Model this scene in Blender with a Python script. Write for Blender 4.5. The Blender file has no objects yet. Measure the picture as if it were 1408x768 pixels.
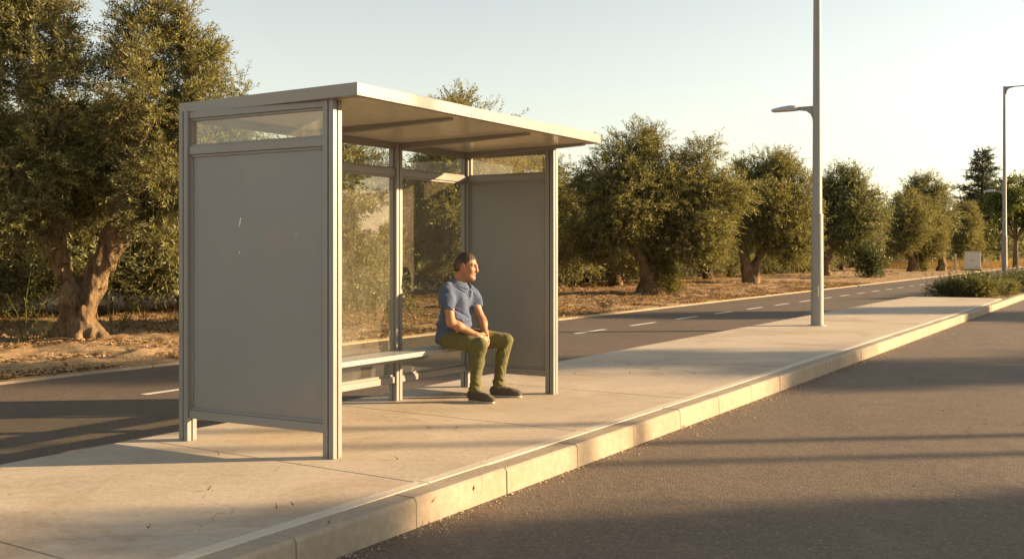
import bpy, bmesh, math, random
import numpy as np
from mathutils import Vector

SC = bpy.context.scene
COL = SC.collection
rng = np.random.default_rng(11)
random.seed(5)

# ------------------------------------------------------------------ frame of the place
F = 1380.0            # focal length in photo pixels, camera at (0,0,H)
H = 1.32              # eye height above the pavement
A = math.radians(32.4)
U = np.array([math.sin(A), math.cos(A), 0.0])      # along the road
N = np.array([math.cos(A), -math.sin(A), 0.0])     # towards the near road
SUN_AZ = math.radians(83.4)
SUN_EL = math.radians(14)


def P(px, py, d):
    return np.array([(px - 704) / F * d, d, H - (py - 347) / F * d])


def UN(s, n, z=0.0):
    p = s * U + n * N
    return np.array([p[0], p[1], z])


def unit(v):
    v = np.asarray(v, float)
    return v / np.linalg.norm(v)


# ------------------------------------------------------------------ noise
_PERM = np.random.default_rng(3).random(4096).astype(np.float32)


def vnoise(x, y, z):
    x = np.asarray(x, np.float32); y = np.asarray(y, np.float32); z = np.asarray(z, np.float32)
    xi = np.floor(x); yi = np.floor(y); zi = np.floor(z)
    fx = x - xi; fy = y - yi; fz = z - zi
    fx = fx * fx * (3 - 2 * fx); fy = fy * fy * (3 - 2 * fy); fz = fz * fz * (3 - 2 * fz)
    xi = xi.astype(np.int64); yi = yi.astype(np.int64); zi = zi.astype(np.int64)

    def h(i, j, k):
        n = (i * 73856093) ^ (j * 19349663) ^ (k * 83492791)
        n = (n ^ (n >> 7)) * 2654435761
        return _PERM[(n >> 5) & 4095]
    r = 0
    for a in (0, 1):
        wx = fx if a else 1 - fx
        for b in (0, 1):
            wy = fy if b else 1 - fy
            for c in (0, 1):
                wz = fz if c else 1 - fz
                r = r + wx * wy * wz * h(xi + a, yi + b, zi + c)
    return r - 0.5


# ------------------------------------------------------------------ object helpers
def tag(o, label=None, cat=None, group=None, kind=None):
    if label: o['label'] = label
    if cat: o['category'] = cat
    if group: o['group'] = group
    if kind: o['kind'] = kind
    return o


def empty(name, loc, label=None, cat=None, group=None, rz=0.0):
    o = bpy.data.objects.new(name, None)
    o.empty_display_size = 0.2
    COL.objects.link(o)
    o.location = loc
    o.rotation_euler = (0, 0, rz)
    return tag(o, label, cat, group)


def link_mesh(name, me, mats, parent=None, smooth=False):
    if not isinstance(mats, (list, tuple)): mats = [mats]
    for m in mats: me.materials.append(m)
    if smooth:
        me.polygons.foreach_set('use_smooth', np.ones(len(me.polygons), bool))
    o = bpy.data.objects.new(name, me)
    COL.objects.link(o)
    if parent is not None: o.parent = parent
    return o


def np_mesh(name, v, q, mi=None):
    """mesh from numpy verts and equal-length faces"""
    me = bpy.data.meshes.new(name)
    v = np.asarray(v, np.float32); q = np.asarray(q, np.int32)
    k = q.shape[1]
    me.vertices.add(len(v)); me.vertices.foreach_set('co', v.ravel())
    me.loops.add(q.size); me.loops.foreach_set('vertex_index', q.ravel())
    me.polygons.add(len(q))
    me.polygons.foreach_set('loop_start', np.arange(0, q.size, k, dtype=np.int32))
    if mi is not None: me.polygons.foreach_set('material_index', np.asarray(mi, np.int32))
    me.update(calc_edges=True)
    me.validate()
    return me


class MB:
    """collects boxes, prisms and tubes into one mesh"""
    def __init__(s): s.v = []; s.f = []

    def add(s, vs, fs):
        b = len(s.v)
        s.v += [tuple(map(float, p)) for p in vs]
        s.f += [tuple(i + b for i in f) for f in fs]

    def prism(s, low, high):
        n = len(low)
        fs = [tuple(reversed(range(n))), tuple(range(n, 2 * n))]
        for i in range(n):
            j = (i + 1) % n
            fs.append((i, j, n + j, n + i))
        s.add(list(low) + list(high), fs)

    def box(s, c, ax, ay, az):
        """centre and three half vectors"""
        c, ax, ay, az = map(np.asarray, (c, ax, ay, az))
        lo = [c - ax - ay - az, c + ax - ay - az, c + ax + ay - az, c - ax + ay - az]
        s.prism(lo, [p + 2 * az for p in lo])

    def tube(s, pts, rad, seg=12, cap=True):
        pts = [np.asarray(p, float) for p in pts]
        if np.isscalar(rad): rad = [rad] * len(pts)
        rings = []
        up = np.array([0, 0, 1.0])
        for i, p in enumerate(pts):
            t = unit(pts[min(i + 1, len(pts) - 1)] - pts[max(i - 1, 0)])
            a = np.cross(t, up if abs(t[2]) < .95 else np.array([1.0, 0, 0])); a = unit(a)
            b = np.cross(t, a)
            rings.append([p + rad[i] * (math.cos(k * 2 * math.pi / seg) * a + math.sin(k * 2 * math.pi / seg) * b) for k in range(seg)])
        vs = [q for r in rings for q in r]; fs = []
        for i in range(len(pts) - 1):
            for k in range(seg):
                k2 = (k + 1) % seg
                fs.append((i * seg + k, (i + 1) * seg + k, (i + 1) * seg + k2, i * seg + k2))
        if cap:
            fs.append(tuple(range(seg)))
            fs.append(tuple(reversed(range((len(pts) - 1) * seg, len(pts) * seg))))
        s.add(vs, fs)

    def build(s, name, mat, parent=None, bevel=0.0, smooth=False, seg=2):
        me = bpy.data.meshes.new(name)
        me.from_pydata(s.v, [], s.f)
        bm = bmesh.new(); bm.from_mesh(me)
        bmesh.ops.recalc_face_normals(bm, faces=bm.faces[:])
        if bevel:
            es = [e for e in bm.edges if len(e.link_faces) == 2 and e.calc_face_angle(0) > 0.5]
            bmesh.ops.bevel(bm, geom=es, offset=bevel, segments=seg, affect='EDGES', clamp_overlap=True, profile=0.5)
        bm.to_mesh(me); bm.free()
        o = link_mesh(name, me, mat, parent)
        if smooth:
            me.polygons.foreach_set('use_smooth', np.ones(len(me.polygons), bool))
            try: me.set_sharp_from_angle(angle=math.radians(35))
            except Exception: pass
        return o


# ------------------------------------------------------------------ implicit shapes -> mesh (surface nets)
class Field:
    def __init__(s, lo, hi, h):
        s.lo = np.asarray(lo, float); s.h = h
        s.n = np.ceil((np.asarray(hi) - s.lo) / h).astype(int) + 1
        s.ax = [(s.lo[i] + h * np.arange(s.n[i])).astype(np.float32) for i in range(3)]
        s.f = np.full(s.n, 0.3, np.float32)

    def _win(s, lo, hi, pad):
        a = np.clip(np.floor((np.asarray(lo) - pad - s.lo) / s.h).astype(int), 0, s.n)
        b = np.clip(np.ceil((np.asarray(hi) + pad - s.lo) / s.h).astype(int) + 1, 0, s.n)
        sl = tuple(slice(a[i], b[i]) for i in range(3))
        X = s.ax[0][sl[0]][:, None, None]; Y = s.ax[1][sl[1]][None, :, None]; Z = s.ax[2][sl[2]][None, None, :]
        return sl, X, Y, Z

    def _join(s, sl, d, k, op):
        f = s.f[sl]
        if op == 'sub':
            d = -d
            hh = np.maximum(k - np.abs(f - d), 0) / k
            s.f[sl] = np.maximum(f, d) + hh * hh * k * .25
        else:
            hh = np.maximum(k - np.abs(f - d), 0) / k
            s.f[sl] = np.minimum(f, d) - hh * hh * k * .25

    def cone(s, a, b, r1, r2, k=.02, op='add'):
        a = np.asarray(a, float); b = np.asarray(b, float); rm = max(r1, r2)
        sl, X, Y, Z = s._win(np.minimum(a, b), np.maximum(a, b), rm + k + 3 * s.h)
        d = b - a; L = max(float(d @ d), 1e-9)
        t = np.clip(((X - a[0]) * d[0] + (Y - a[1]) * d[1] + (Z - a[2]) * d[2]) / L, 0, 1)
        q = np.sqrt((X - a[0] - t * d[0]) ** 2 + (Y - a[1] - t * d[1]) ** 2 + (Z - a[2] - t * d[2]) ** 2) - (r1 + (r2 - r1) * t)
        s._join(sl, q, k, op)

    def chain(s, pts, rs, k=.02, op='add'):
        for i in range(len(pts) - 1): s.cone(pts[i], pts[i + 1], rs[i], rs[i + 1], k, op)

    def ell(s, c, r, ax=None, k=.02, op='add'):
        c = np.asarray(c, float); R = np.eye(3) if ax is None else np.asarray(ax, float)
        rm = max(r)
        sl, X, Y, Z = s._win(c, c, rm + k + 3 * s.h)
        dx, dy, dz = X - c[0], Y - c[1], Z - c[2]
        k0 = 0; k1 = 0
        for i in range(3):
            l = dx * R[i][0] + dy * R[i][1] + dz * R[i][2]
            k0 = k0 + (l / r[i]) ** 2; k1 = k1 + (l / r[i] ** 2) ** 2
        k0 = np.sqrt(k0); k1 = np.sqrt(k1) + 1e-6
        s._join(sl, k0 * (k0 - 1) / k1, k, op)

    def grid(s):
        return s.ax[0][:, None, None], s.ax[1][None, :, None], s.ax[2][None, None, :]

    def plane(s, p, n):
        """keep the side the normal points away from"""
        X, Y, Z = s.grid(); n = unit(n)
        s.f = np.maximum(s.f, (X - p[0]) * n[0] + (Y - p[1]) * n[1] + (Z - p[2]) * n[2])

    def noise(s, sc, amp, off=0.0):
        X, Y, Z = np.broadcast_arrays(*s.grid())
        m = np.abs(s.f) < 4 * amp + 3 * s.h
        s.f[m] += amp * 2 * vnoise(X[m] * sc[0] + off, Y[m] * sc[1] + off, Z[m] * sc[2] + off)

    def mesh(s, name):
        f = s.f; h = s.h
        ins = f < 0
        cx = [slice(0, -1), slice(1, None)]
        cnt = 0
        for a in (0, 1):
            for b in (0, 1):
                for c in (0, 1):
                    cnt = cnt + ins[cx[a], cx[b], cx[c]].astype(np.int8)
        act = (cnt > 0) & (cnt < 8)
        I = np.argwhere(act)
        idx = np.full(act.shape, -1, np.int64); idx[act] = np.arange(len(I))
        ps = np.zeros((len(I), 3)); w = np.zeros(len(I))
        cs = [(a, b, c) for a in (0, 1) for b in (0, 1) for c in (0, 1)]
        for p in cs:
            for ax in range(3):
                if p[ax]: continue
                q = list(p); q[ax] = 1
                f0 = f[I[:, 0] + p[0], I[:, 1] + p[1], I[:, 2] + p[2]]
                f1 = f[I[:, 0] + q[0], I[:, 1] + q[1], I[:, 2] + q[2]]
                m = (f0 < 0) != (f1 < 0)
                t = np.where(m, f0 / np.where(m, f0 - f1, 1), 0)
                for i in range(3):
                    ps[:, i] += np.where(m, p[i] + (t if i == ax else 0), 0)
                w += m
        v = s.lo + h * (I + ps / w[:, None])
        quads = []
        for ax in range(3):
            o1, o2 = (ax + 1) % 3, (ax + 2) % 3
            sl0 = [slice(None)] * 3; sl1 = [slice(None)] * 3
            sl0[ax] = slice(0, -1); sl1[ax] = slice(1, None)
            c = ins[tuple(sl0)] != ins[tuple(sl1)]
            E = np.argwhere(c)
            E = E[(E[:, o1] > 0) & (E[:, o2] > 0) & (E[:, o1] < f.shape[o1] - 1) & (E[:, o2] < f.shape[o2] - 1)]
            flip = ins[E[:, 0], E[:, 1], E[:, 2]]

            def at(a, b):
                e = E.copy(); e[:, o1] += a; e[:, o2] += b
                return idx[e[:, 0], e[:, 1], e[:, 2]]
            Q = np.stack([at(-1, -1), at(0, -1), at(0, 0), at(-1, 0)], 1)
            Q[~flip] = Q[~flip][:, ::-1]
            quads.append(Q)
        return np_mesh(name, v, np.concatenate(quads)), v


# ------------------------------------------------------------------ materials
def mat(name, base=(.5, .5, .5), rough=.6, metal=0.0, spec=.5):
    m = bpy.data.materials.new(name); m.use_nodes = True
    b = m.node_tree.nodes['Principled BSDF']
    b.inputs['Base Color'].default_value = (*base, 1)
    b.inputs['Roughness'].default_value = rough
    b.inputs['Metallic'].default_value = metal
    b.inputs['Specular IOR Level'].default_value = spec
    return m


class NT:
    def __init__(s, m):
        s.m = m; s.t = m.node_tree; s.n = s.t.nodes; s.l = s.t.links
        s.b = s.n.get('Principled BSDF')
        s.tc = s.n.new('ShaderNodeTexCoord')

    def new(s, typ, **kw):
        n = s.n.new(typ)
        for k, v in kw.items():
            if k.startswith('i_'):
                n.inputs[int(k[2:]) if k[2:].isdigit() else k[2:].replace('_', ' ')].default_value = v
            else: setattr(n, k, v)
        return n

    def link(s, a, b): s.l.new(a, b)

    def coord(s, scale=(1, 1, 1), rotz=0.0):
        mp = s.new('ShaderNodeMapping'); mp.inputs['Scale'].default_value = scale
        mp.inputs['Rotation'].default_value = (0, 0, rotz)
        s.link(s.tc.outputs['Object'], mp.inputs[0]); return mp.outputs[0]

    def noise(s, scale, detail=4, rough=.55, vec=None, dist=0.0):
        n = s.new('ShaderNodeTexNoise'); n.inputs['Scale'].default_value = scale
        n.inputs['Detail'].default_value = detail; n.inputs['Roughness'].default_value = rough
        n.inputs['Distortion'].default_value = dist
        s.link(vec if vec is not None else s.tc.outputs['Object'], n.inputs['Vector']); return n.outputs['Fac']

    def vor(s, scale, vec=None, out='Distance', feature='F1'):
        n = s.new('ShaderNodeTexVoronoi', feature=feature); n.inputs['Scale'].default_value = scale
        s.link(vec if vec is not None else s.tc.outputs['Object'], n.inputs['Vector']); return n.outputs[out]

    def ramp(s, fac, stops, interp='LINEAR'):
        r = s.new('ShaderNodeValToRGB'); r.color_ramp.interpolation = interp
        e = r.color_ramp.elements
        while len(e) < len(stops): e.new(.5)
        for el, (p, c) in zip(e, stops):
            el.position = p; el.color = (*c, 1) if not np.isscalar(c) else (c, c, c, 1)
        s.link(fac, r.inputs[0]); return r.outputs[0]

    def mix(s, a, b, fac, mode='MIX'):
        n = s.new('ShaderNodeMix', data_type='RGBA', blend_type=mode)
        for sock, v in ((n.inputs[0], fac), (n.inputs[6], a), (n.inputs[7], b)):
            if isinstance(v, bpy.types.NodeSocket): s.link(v, sock)
            elif np.isscalar(v): sock.default_value = v
            else: sock.default_value = (*v, 1)
        return n.outputs[2]

    def math(s, op, a, b=0.0):
        n = s.new('ShaderNodeMath', operation=op)
        for sock, v in ((n.inputs[0], a), (n.inputs[1], b)):
            if isinstance(v, bpy.types.NodeSocket): s.link(v, sock)
            else: sock.default_value = v
        return n.outputs[0]

    def bump(s, hgt, strength=.3, dist=.01, prev=None):
        n = s.new('ShaderNodeBump'); n.inputs['Strength'].default_value = strength
        n.inputs['Distance'].default_value = dist
        s.link(hgt, n.inputs['Height'])
        if prev is not None: s.link(prev, n.inputs['Normal'])
        return n.outputs[0]

    def out(s, color=None, rough=None, normal=None):
        if color is not None: s.link(color, s.b.inputs['Base Color'])
        if rough is not None: s.link(rough, s.b.inputs['Roughness'])
        if normal is not None: s.link(normal, s.b.inputs['Normal'])
        return s.m


def m_concrete(name, c1, c2, streak=True, dirt=.5):
    t = NT(mat(name, c1, .85, spec=.3))
    big = t.noise(1.1, 5, .6)
    col = t.mix(c1, c2, t.ramp(big, [(.32, 0), (.68, 1)]))
    if streak:
        sv = t.coord((1.0, 9.0, 1.0), A - math.pi / 2 + .35)
        st = t.noise(2.2, 4, .6, sv)
        col = t.mix(col, tuple(x * .74 for x in c1), t.math('MULTIPLY', t.ramp(st, [(.45, 0), (.75, 1)]), .55))
    stain = t.noise(.75, 6, .7, dist=.6)
    col = t.mix(col, (.27, .19, .11), t.math('MULTIPLY', t.ramp(stain, [(.5, 0), (.72, 1)]), dirt))
    fine = t.noise(95, 3, .7)
    col = t.mix(col, (.13, .10, .075), t.math('MULTIPLY', t.ramp(fine, [(.58, 0), (.72, 1)]), .5))
    spk = t.vor(26); col = t.mix(col, (.1, .075, .05), t.ramp(spk, [(.05, .75), (.085, 0)]))
    wv = t.new('ShaderNodeTexNoise'); wv.inputs['Scale'].default_value = 1.8; wv.inputs['Detail'].default_value = 6
    t.link(t.tc.outputs['Object'], wv.inputs['Vector'])
    dm = t.new('ShaderNodeMix', data_type='RGBA', blend_type='LINEAR_LIGHT'); dm.inputs[0].default_value = .4
    t.link(t.tc.outputs['Object'], dm.inputs[6]); t.link(wv.outputs['Color'], dm.inputs[7])
    ck = t.vor(.42, dm.outputs[2], 'Distance', 'DISTANCE_TO_EDGE')
    crack = t.math('MULTIPLY', t.ramp(ck, [(.0008, 1), (.003, 0)]), t.ramp(t.noise(.5, 2, .5, dist=.3), [(.5, 0), (.6, 1)]))
    col = t.mix(col, (.12, .085, .055), t.math('MULTIPLY', crack, .75))
    gum = t.vor(2.6); gm = t.noise(9, 3, .6)
    col = t.mix(col, (.16, .125, .09), t.math('MULTIPLY', t.ramp(t.math('ADD', gum, t.math('MULTIPLY', gm, .03)), [(.045, 1), (.06, 0)]), .55))
    scr = t.noise(7, 5, .75, t.coord((1.0, .08, 1.0), A + .5), .3)
    col = t.mix(col, tuple(x * .7 for x in c1), t.math('MULTIPLY', t.ramp(scr, [(.6, 0), (.72, 1)]), .4))
    mid = t.noise(18, 4, .65); col = t.mix(col, (1, 1, 1), t.math('MULTIPLY', t.ramp(mid, [(.35, 0), (.7, 1)]), .07))
    bp = t.bump(t.noise(140, 3, .7), .35, .004)
    bp = t.bump(mid, .25, .01, bp)
    return t.out(col, None, bp)


def m_asphalt(name, c1, c2, stone=110.0, patch=1.0):
    t = NT(mat(name, c1, .8, spec=.35))
    big = t.noise(.5, 6, .65, dist=.3)
    col = t.mix(c1, c2, t.ramp(big, [(.33, 0), (.67, 1)]))
    streak = t.noise(1.6, 4, .6, t.coord((1.0, .06, 1.0), A))
    col = t.mix(col, tuple(x * .72 for x in c1), t.math('MULTIPLY', t.ramp(streak, [(.5, 0), (.72, 1)]), .45))
    cell = t.vor(stone, out='Color')
    sep = t.new('ShaderNodeSeparateColor'); t.link(cell, sep.inputs[0])
    col = t.mix(col, (.27, .215, .15), t.math('MULTIPLY', t.ramp(sep.outputs[0], [(.70, 0), (.95, 1)]), .5))
    col = t.mix(col, (.04, .032, .024), t.math('MULTIPLY', t.ramp(sep.outputs[1], [(.55, 0), (.9, 1)]), .4))
    blot = t.noise(3.2, 6, .7, dist=.5)
    col = t.mix(col, tuple(x * 1.5 for x in c1), t.math('MULTIPLY', t.ramp(blot, [(.5, 0), (.72, 1)]), .35))
    oil = t.noise(.9, 5, .6, t.coord((1.0, .35, 1.0), A), .8)
    col = t.mix(col, (.035, .028, .022), t.math('MULTIPLY', t.ramp(oil, [(.62, 0), (.74, 1)]), .45))
    wv = t.new('ShaderNodeTexNoise'); wv.inputs['Scale'].default_value = 1.4; wv.inputs['Detail'].default_value = 5
    t.link(t.tc.outputs['Object'], wv.inputs['Vector'])
    dm = t.new('ShaderNodeMix', data_type='RGBA', blend_type='LINEAR_LIGHT'); dm.inputs[0].default_value = .35
    t.link(t.tc.outputs['Object'], dm.inputs[6]); t.link(wv.outputs['Color'], dm.inputs[7])
    ck = t.vor(.28, dm.outputs[2], 'Distance', 'DISTANCE_TO_EDGE')
    crack = t.math('MULTIPLY', t.ramp(ck, [(.0008, 1), (.0032, 0)]), t.ramp(t.noise(.35, 2, .5), [(.46, 0), (.58, 1)]))
    col = t.mix(col, (.02, .016, .012), t.math('MULTIPLY', crack, .45))
    d = t.vor(stone); n2 = t.noise(22, 5, .7)
    bp = t.bump(t.math('SUBTRACT', 1.0, d), .6, .005)
    bp = t.bump(n2, .4, .012, bp)
    bp = t.bump(blot, .3, .02, bp)
    return t.out(col, None, bp)


def m_metal(name, base, rough=.45, dirt=.25, metal=.0, scale=1.0):
    t = NT(mat(name, base, rough, metal, .5))
    n = t.noise(2.2 * scale, 6, .65, dist=.4)
    col = t.mix(base, tuple(x * .72 for x in base), t.math('MULTIPLY', t.ramp(n, [(.45, 0), (.8, 1)]), dirt * 2))
    v = t.noise(6, 4, .6, t.coord((9, 9, .6)))
    col = t.mix(col, (.25, .2, .14), t.math('MULTIPLY', t.ramp(v, [(.55, 0), (.8, 1)]), dirt))
    r = t.math('ADD', t.math('MULTIPLY', t.noise(14, 5, .7), .25), rough - .12)
    return t.out(col, r, t.bump(t.noise(240, 2, .5), .05, .001))


def m_panel(name, base):
    """painted sheet with smears and faint polish marks"""
    t = NT(mat(name, base, .42, 0, .5))
    n = t.noise(1.4, 5, .6, dist=.8)
    col = t.mix(base, tuple(x * 1.22 for x in base), t.math('MULTIPLY', t.ramp(n, [(.4, 0), (.7, 1)]), .35))
    sm = t.noise(2.3, 3, .5, t.coord((1, 1, .7)), .5)
    col = t.mix(col, (.34, .25, .17), t.math('MULTIPLY', t.ramp(sm, [(.58, 0), (.78, 1)]), .35))
    spk = t.vor(9); col = t.mix(col, (.06, .05, .04), t.ramp(spk, [(.014, .8), (.022, 0)]))
    low = t.new('ShaderNodeSeparateXYZ'); t.link(t.tc.outputs['Object'], low.inputs[0])
    lowf = t.math('MULTIPLY', t.ramp(low.outputs[2], [(.2, 1), (.62, 0)]), t.noise(5, 5, .7))
    col = t.mix(col, (.28, .21, .13), t.math('MULTIPLY', lowf, .5))
    sct = t.noise(34, 3, .8, t.coord((3, 3, .5)), .2)
    col = t.mix(col, tuple(x * 1.5 for x in base), t.math('MULTIPLY', t.ramp(sct, [(.66, 0), (.74, 1)]), .3))
    r = t.math('ADD', t.math('MULTIPLY', n, .35), .25)
    return t.out(col, r, t.bump(t.noise(90, 2, .5), .05, .001))


def m_glass(name, dust=.3, tint=(.93, .93, .84), refl=1.0, lo=.35, hi=.75):
    m = bpy.data.materials.new(name); m.use_nodes = True
    t = NT(m); t.n.remove(t.b)
    tr = t.new('ShaderNodeBsdfTransparent'); tr.inputs[0].default_value = (*tint, 1)
    gl = t.new('ShaderNodeBsdfGlossy'); gl.inputs['Roughness'].default_value = .012
    gl.inputs[0].default_value = (1, 1, 1, 1)
    df = t.new('ShaderNodeBsdfDiffuse'); df.inputs[0].default_value = (.52, .46, .33, 1)
    tl = t.new('ShaderNodeBsdfTranslucent'); tl.inputs[0].default_value = (.45, .38, .25, 1)
    dd = t.new('ShaderNodeMixShader'); dd.inputs[0].default_value = .45
    t.link(df.outputs[0], dd.inputs[1]); t.link(tl.outputs[0], dd.inputs[2])
    n1 = t.noise(1.6, 6, .65, dist=1.0); n2 = t.noise(7, 5, .7, t.coord((5, 5, .7)))
    fac = t.math('MULTIPLY', t.math('ADD', t.ramp(n1, [(lo, .35), (hi, 1)]), t.math('MULTIPLY', t.ramp(n2, [(.45, 0), (.8, 1)]), .6)), dust)
    m1 = t.new('ShaderNodeMixShader'); t.link(fac, m1.inputs[0])
    t.link(tr.outputs[0], m1.inputs[1]); t.link(dd.outputs[0], m1.inputs[2])
    m2 = t.new('ShaderNodeMixShader')          # both faces of a thin pane reflect
    lwt = t.new('ShaderNodeLayerWeight'); lwt.inputs['Blend'].default_value = .5
    fr = t.math('ADD', t.math('MULTIPLY', t.math('POWER', lwt.outputs['Facing'], 5.0), .9), .085 * refl)
    t.link(fr, m2.inputs[0]); t.link(m1.outputs[0], m2.inputs[1]); t.link(gl.outputs[0], m2.inputs[2])
    t.link(m2.outputs[0], t.n['Material Output'].inputs[0])
    return m


def m_leaf(name, top, under, var=.35, trans=.25, gloss=.4):
    m = bpy.data.materials.new(name); m.use_nodes = True
    t = NT(m); b = t.b
    g = t.new('ShaderNodeNewGeometry')
    hs = t.ramp(g.outputs['Random Per Island'], [(0, tuple(x * (1 - var) for x in top)), (.55, top), (.86, tuple(x * (1 + var * 1.3) for x in top)), (1, (top[0] * 1.7, top[1] * 1.5, top[2] * 1.1))])
    col = t.mix(hs, under, g.outputs['Backfacing'])
    big = t.noise(.8, 3, .5)
    col = t.mix(col, (1.25, 1.15, .85), t.math('MULTIPLY', big, .35), 'MULTIPLY')
    b.inputs['Roughness'].default_value = gloss
    b.inputs['Specular IOR Level'].default_value = .25
    t.link(col, b.inputs['Base Color'])
    tl = t.new('ShaderNodeBsdfTranslucent')
    t.link(t.mix(col, (1.5, 1.35, .5), 1.0, 'MULTIPLY'), tl.inputs[0])
    mx = t.new('ShaderNodeMixShader'); mx.inputs[0].default_value = trans
    t.link(b.outputs[0], mx.inputs[1]); t.link(tl.outputs[0], mx.inputs[2])
    t.link(mx.outputs[0], t.n['Material Output'].inputs[0])
    return m


def m_bark(name, c1=(.25, .165, .085), c2=(.075, .05, .03)):
    t = NT(mat(name, c1, .9, spec=.2))
    v = t.coord((1, 1, .28))
    n = t.noise(15, 8, .72, v, 1.2); n2 = t.noise(3, 5, .6)
    col = t.mix(c2, c1, t.ramp(n, [(.38, 0), (.6, 1)]))
    col = t.mix(col, (.31, .235, .145), t.math('MULTIPLY', t.ramp(n2, [(.45, 0), (.7, 1)]), .5))
    return t.out(col, None, t.bump(n, 1.0, .06))


def m_cloth(name, base, scale=700, fold=.0, mel=.12):
    t = NT(mat(name, base, .9, spec=.15))
    t.b.inputs['Sheen Weight'].default_value = .12
    n = t.noise(scale, 2, .6); n2 = t.noise(7, 4, .6)
    col = t.mix(tuple(x * (1 - mel) for x in base), tuple(x * (1 + mel) for x in base), t.ramp(n, [(.35, 0), (.65, 1)]))
    col = t.mix(col, tuple(x * .82 for x in base), t.math('MULTIPLY', t.ramp(n2, [(.45, 0), (.75, 1)]), .5))
    bp = t.bump(n, .25, .002)
    bp = t.bump(t.noise(16, 3, .55, t.coord((1, 1, 1.8)), .6), .35, .02, bp)
    return t.out(col, None, bp)


M = {}
M['frame'] = m_metal('painted aluminium', (.225, .218, .203), .42, .16)
M['slot'] = mat('dark gasket', (.03, .03, .03), .7)
M['panel'] = m_panel('grey sheet', (.198, .206, .206))
M['roof'] = m_metal('roof sheet', (.235, .215, .185), .36, .12)
M['ceiling'] = m_metal('ceiling sheet', (.54, .49, .39), .22, .14)
M['bench'] = m_metal('bench paint', (.34, .33, .31), .3, .18)
M['scuff'] = mat('scuffed paint', (.75, .74, .7), .6)
M['glass'] = m_glass('dusty pane', .24, (.90, .93, .82), .8)
M['glass_top'] = m_glass('clear pane', .03, (.96, .97, .93), .25)
M['glass_side'] = m_glass('side pane', .36, (.95, .94, .86), .8)
M['conc'] = m_concrete('pavement concrete', (.46, .385, .285), (.375, .31, .225), True, .8)
M['kerb'] = m_concrete('kerb concrete', (.34, .28, .20), (.26, .215, .15), False, .9)
M['strip'] = m_concrete('strip concrete', (.56, .49, .385), (.48, .415, .32), False, .25)
M['edging'] = m_concrete('edging concrete', (.33, .27, .19), (.24, .18, .115), False, .8)
M['asph'] = m_asphalt('worn asphalt', (.145, .108, .073), (.116, .087, .060), 85)
M['asph2'] = m_asphalt('fine asphalt', (.122, .092, .064), (.098, .075, .053), 120)
t_ = NT(mat('road paint', (.7, .68, .62), .7)); w_ = t_.noise(30, 5, .75)
M['paint'] = t_.out(t_.mix((.62, .59, .52), (.16, .14, .11), t_.ramp(w_, [(.55, 0), (.68, .8)])))
t_ = NT(mat('dry soil', (.3, .2, .12), .95, spec=.1))
b_ = t_.noise(.45, 6, .65); f_ = t_.noise(26, 6, .75); g_ = t_.noise(5, 5, .7)
c_ = t_.mix((.30, .205, .11), (.40, .285, .165), t_.ramp(b_, [(.35, 0), (.65, 1)]))
c_ = t_.mix(c_, (.13, .075, .04), t_.math('MULTIPLY', t_.ramp(g_, [(.48, 0), (.66, 1)]), .75))
c_ = t_.mix(c_, (.50, .38, .23), t_.ramp(f_, [(.55, 0), (.7, .8)]))
M['soil'] = t_.out(c_, None, t_.bump(g_, .8, .08, t_.bump(f_, .9, .03)))
M['bark'] = m_bark('olive bark')
M['olive'] = m_leaf('olive leaf', (.158, .162, .066), (.185, .185, .105), .3, .33, .5)
M['olive2'] = m_leaf('olive leaf grey', (.130, .144, .068), (.165, .172, .105), .3, .30, .5)
M['needle'] = m_leaf('needle', (.045, .055, .022), (.06, .07, .03), .3, .12, .5)
M['broad'] = m_leaf('broad leaf', (.075, .095, .022), (.10, .12, .04), .35, .28, .5)
M['shrub'] = m_leaf('shrub leaf', (.060, .080, .026), (.085, .105, .045), .35, .25, .4)
M['weed'] = m_leaf('weed leaf', (.11, .12, .03), (.14, .15, .06), .3, .35, .5)
M['straw'] = m_leaf('dry grass', (.24, .165, .08), (.26, .18, .09), .35, .3, .7)
M['dead'] = m_leaf('dead leaf', (.24, .15, .07), (.28, .19, .10), .5, .1, .7)
t_ = NT(mat('stone', (.3, .25, .19), .9)); g_ = t_.new('ShaderNodeNewGeometry')
M['stone'] = t_.out(t_.ramp(g_.outputs['Random Per Island'], [(0, (.16, .12, .08)), (.6, (.33, .25, .17)), (1, (.55, .47, .36))]))
M['pole'] = m_metal('galvanised pole', (.26, .25, .23), .55, .3, 0, 1.2)
M['lamp'] = m_metal('lamp housing', (.36, .38, .38), .4, .1)
M['lens'] = mat('lamp lens', (.45, .42, .36), .25)
M['cab'] = m_metal('cabinet paint', (.66, .65, .6), .5, .2)


# ------------------------------------------------------------------ foliage
def perp(d, r):
    a = np.cross(d, r); return a / (np.linalg.norm(a, axis=1, keepdims=True) + 1e-9)


def norm(v): return v / (np.linalg.norm(v, axis=1, keepdims=True) + 1e-9)


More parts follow.
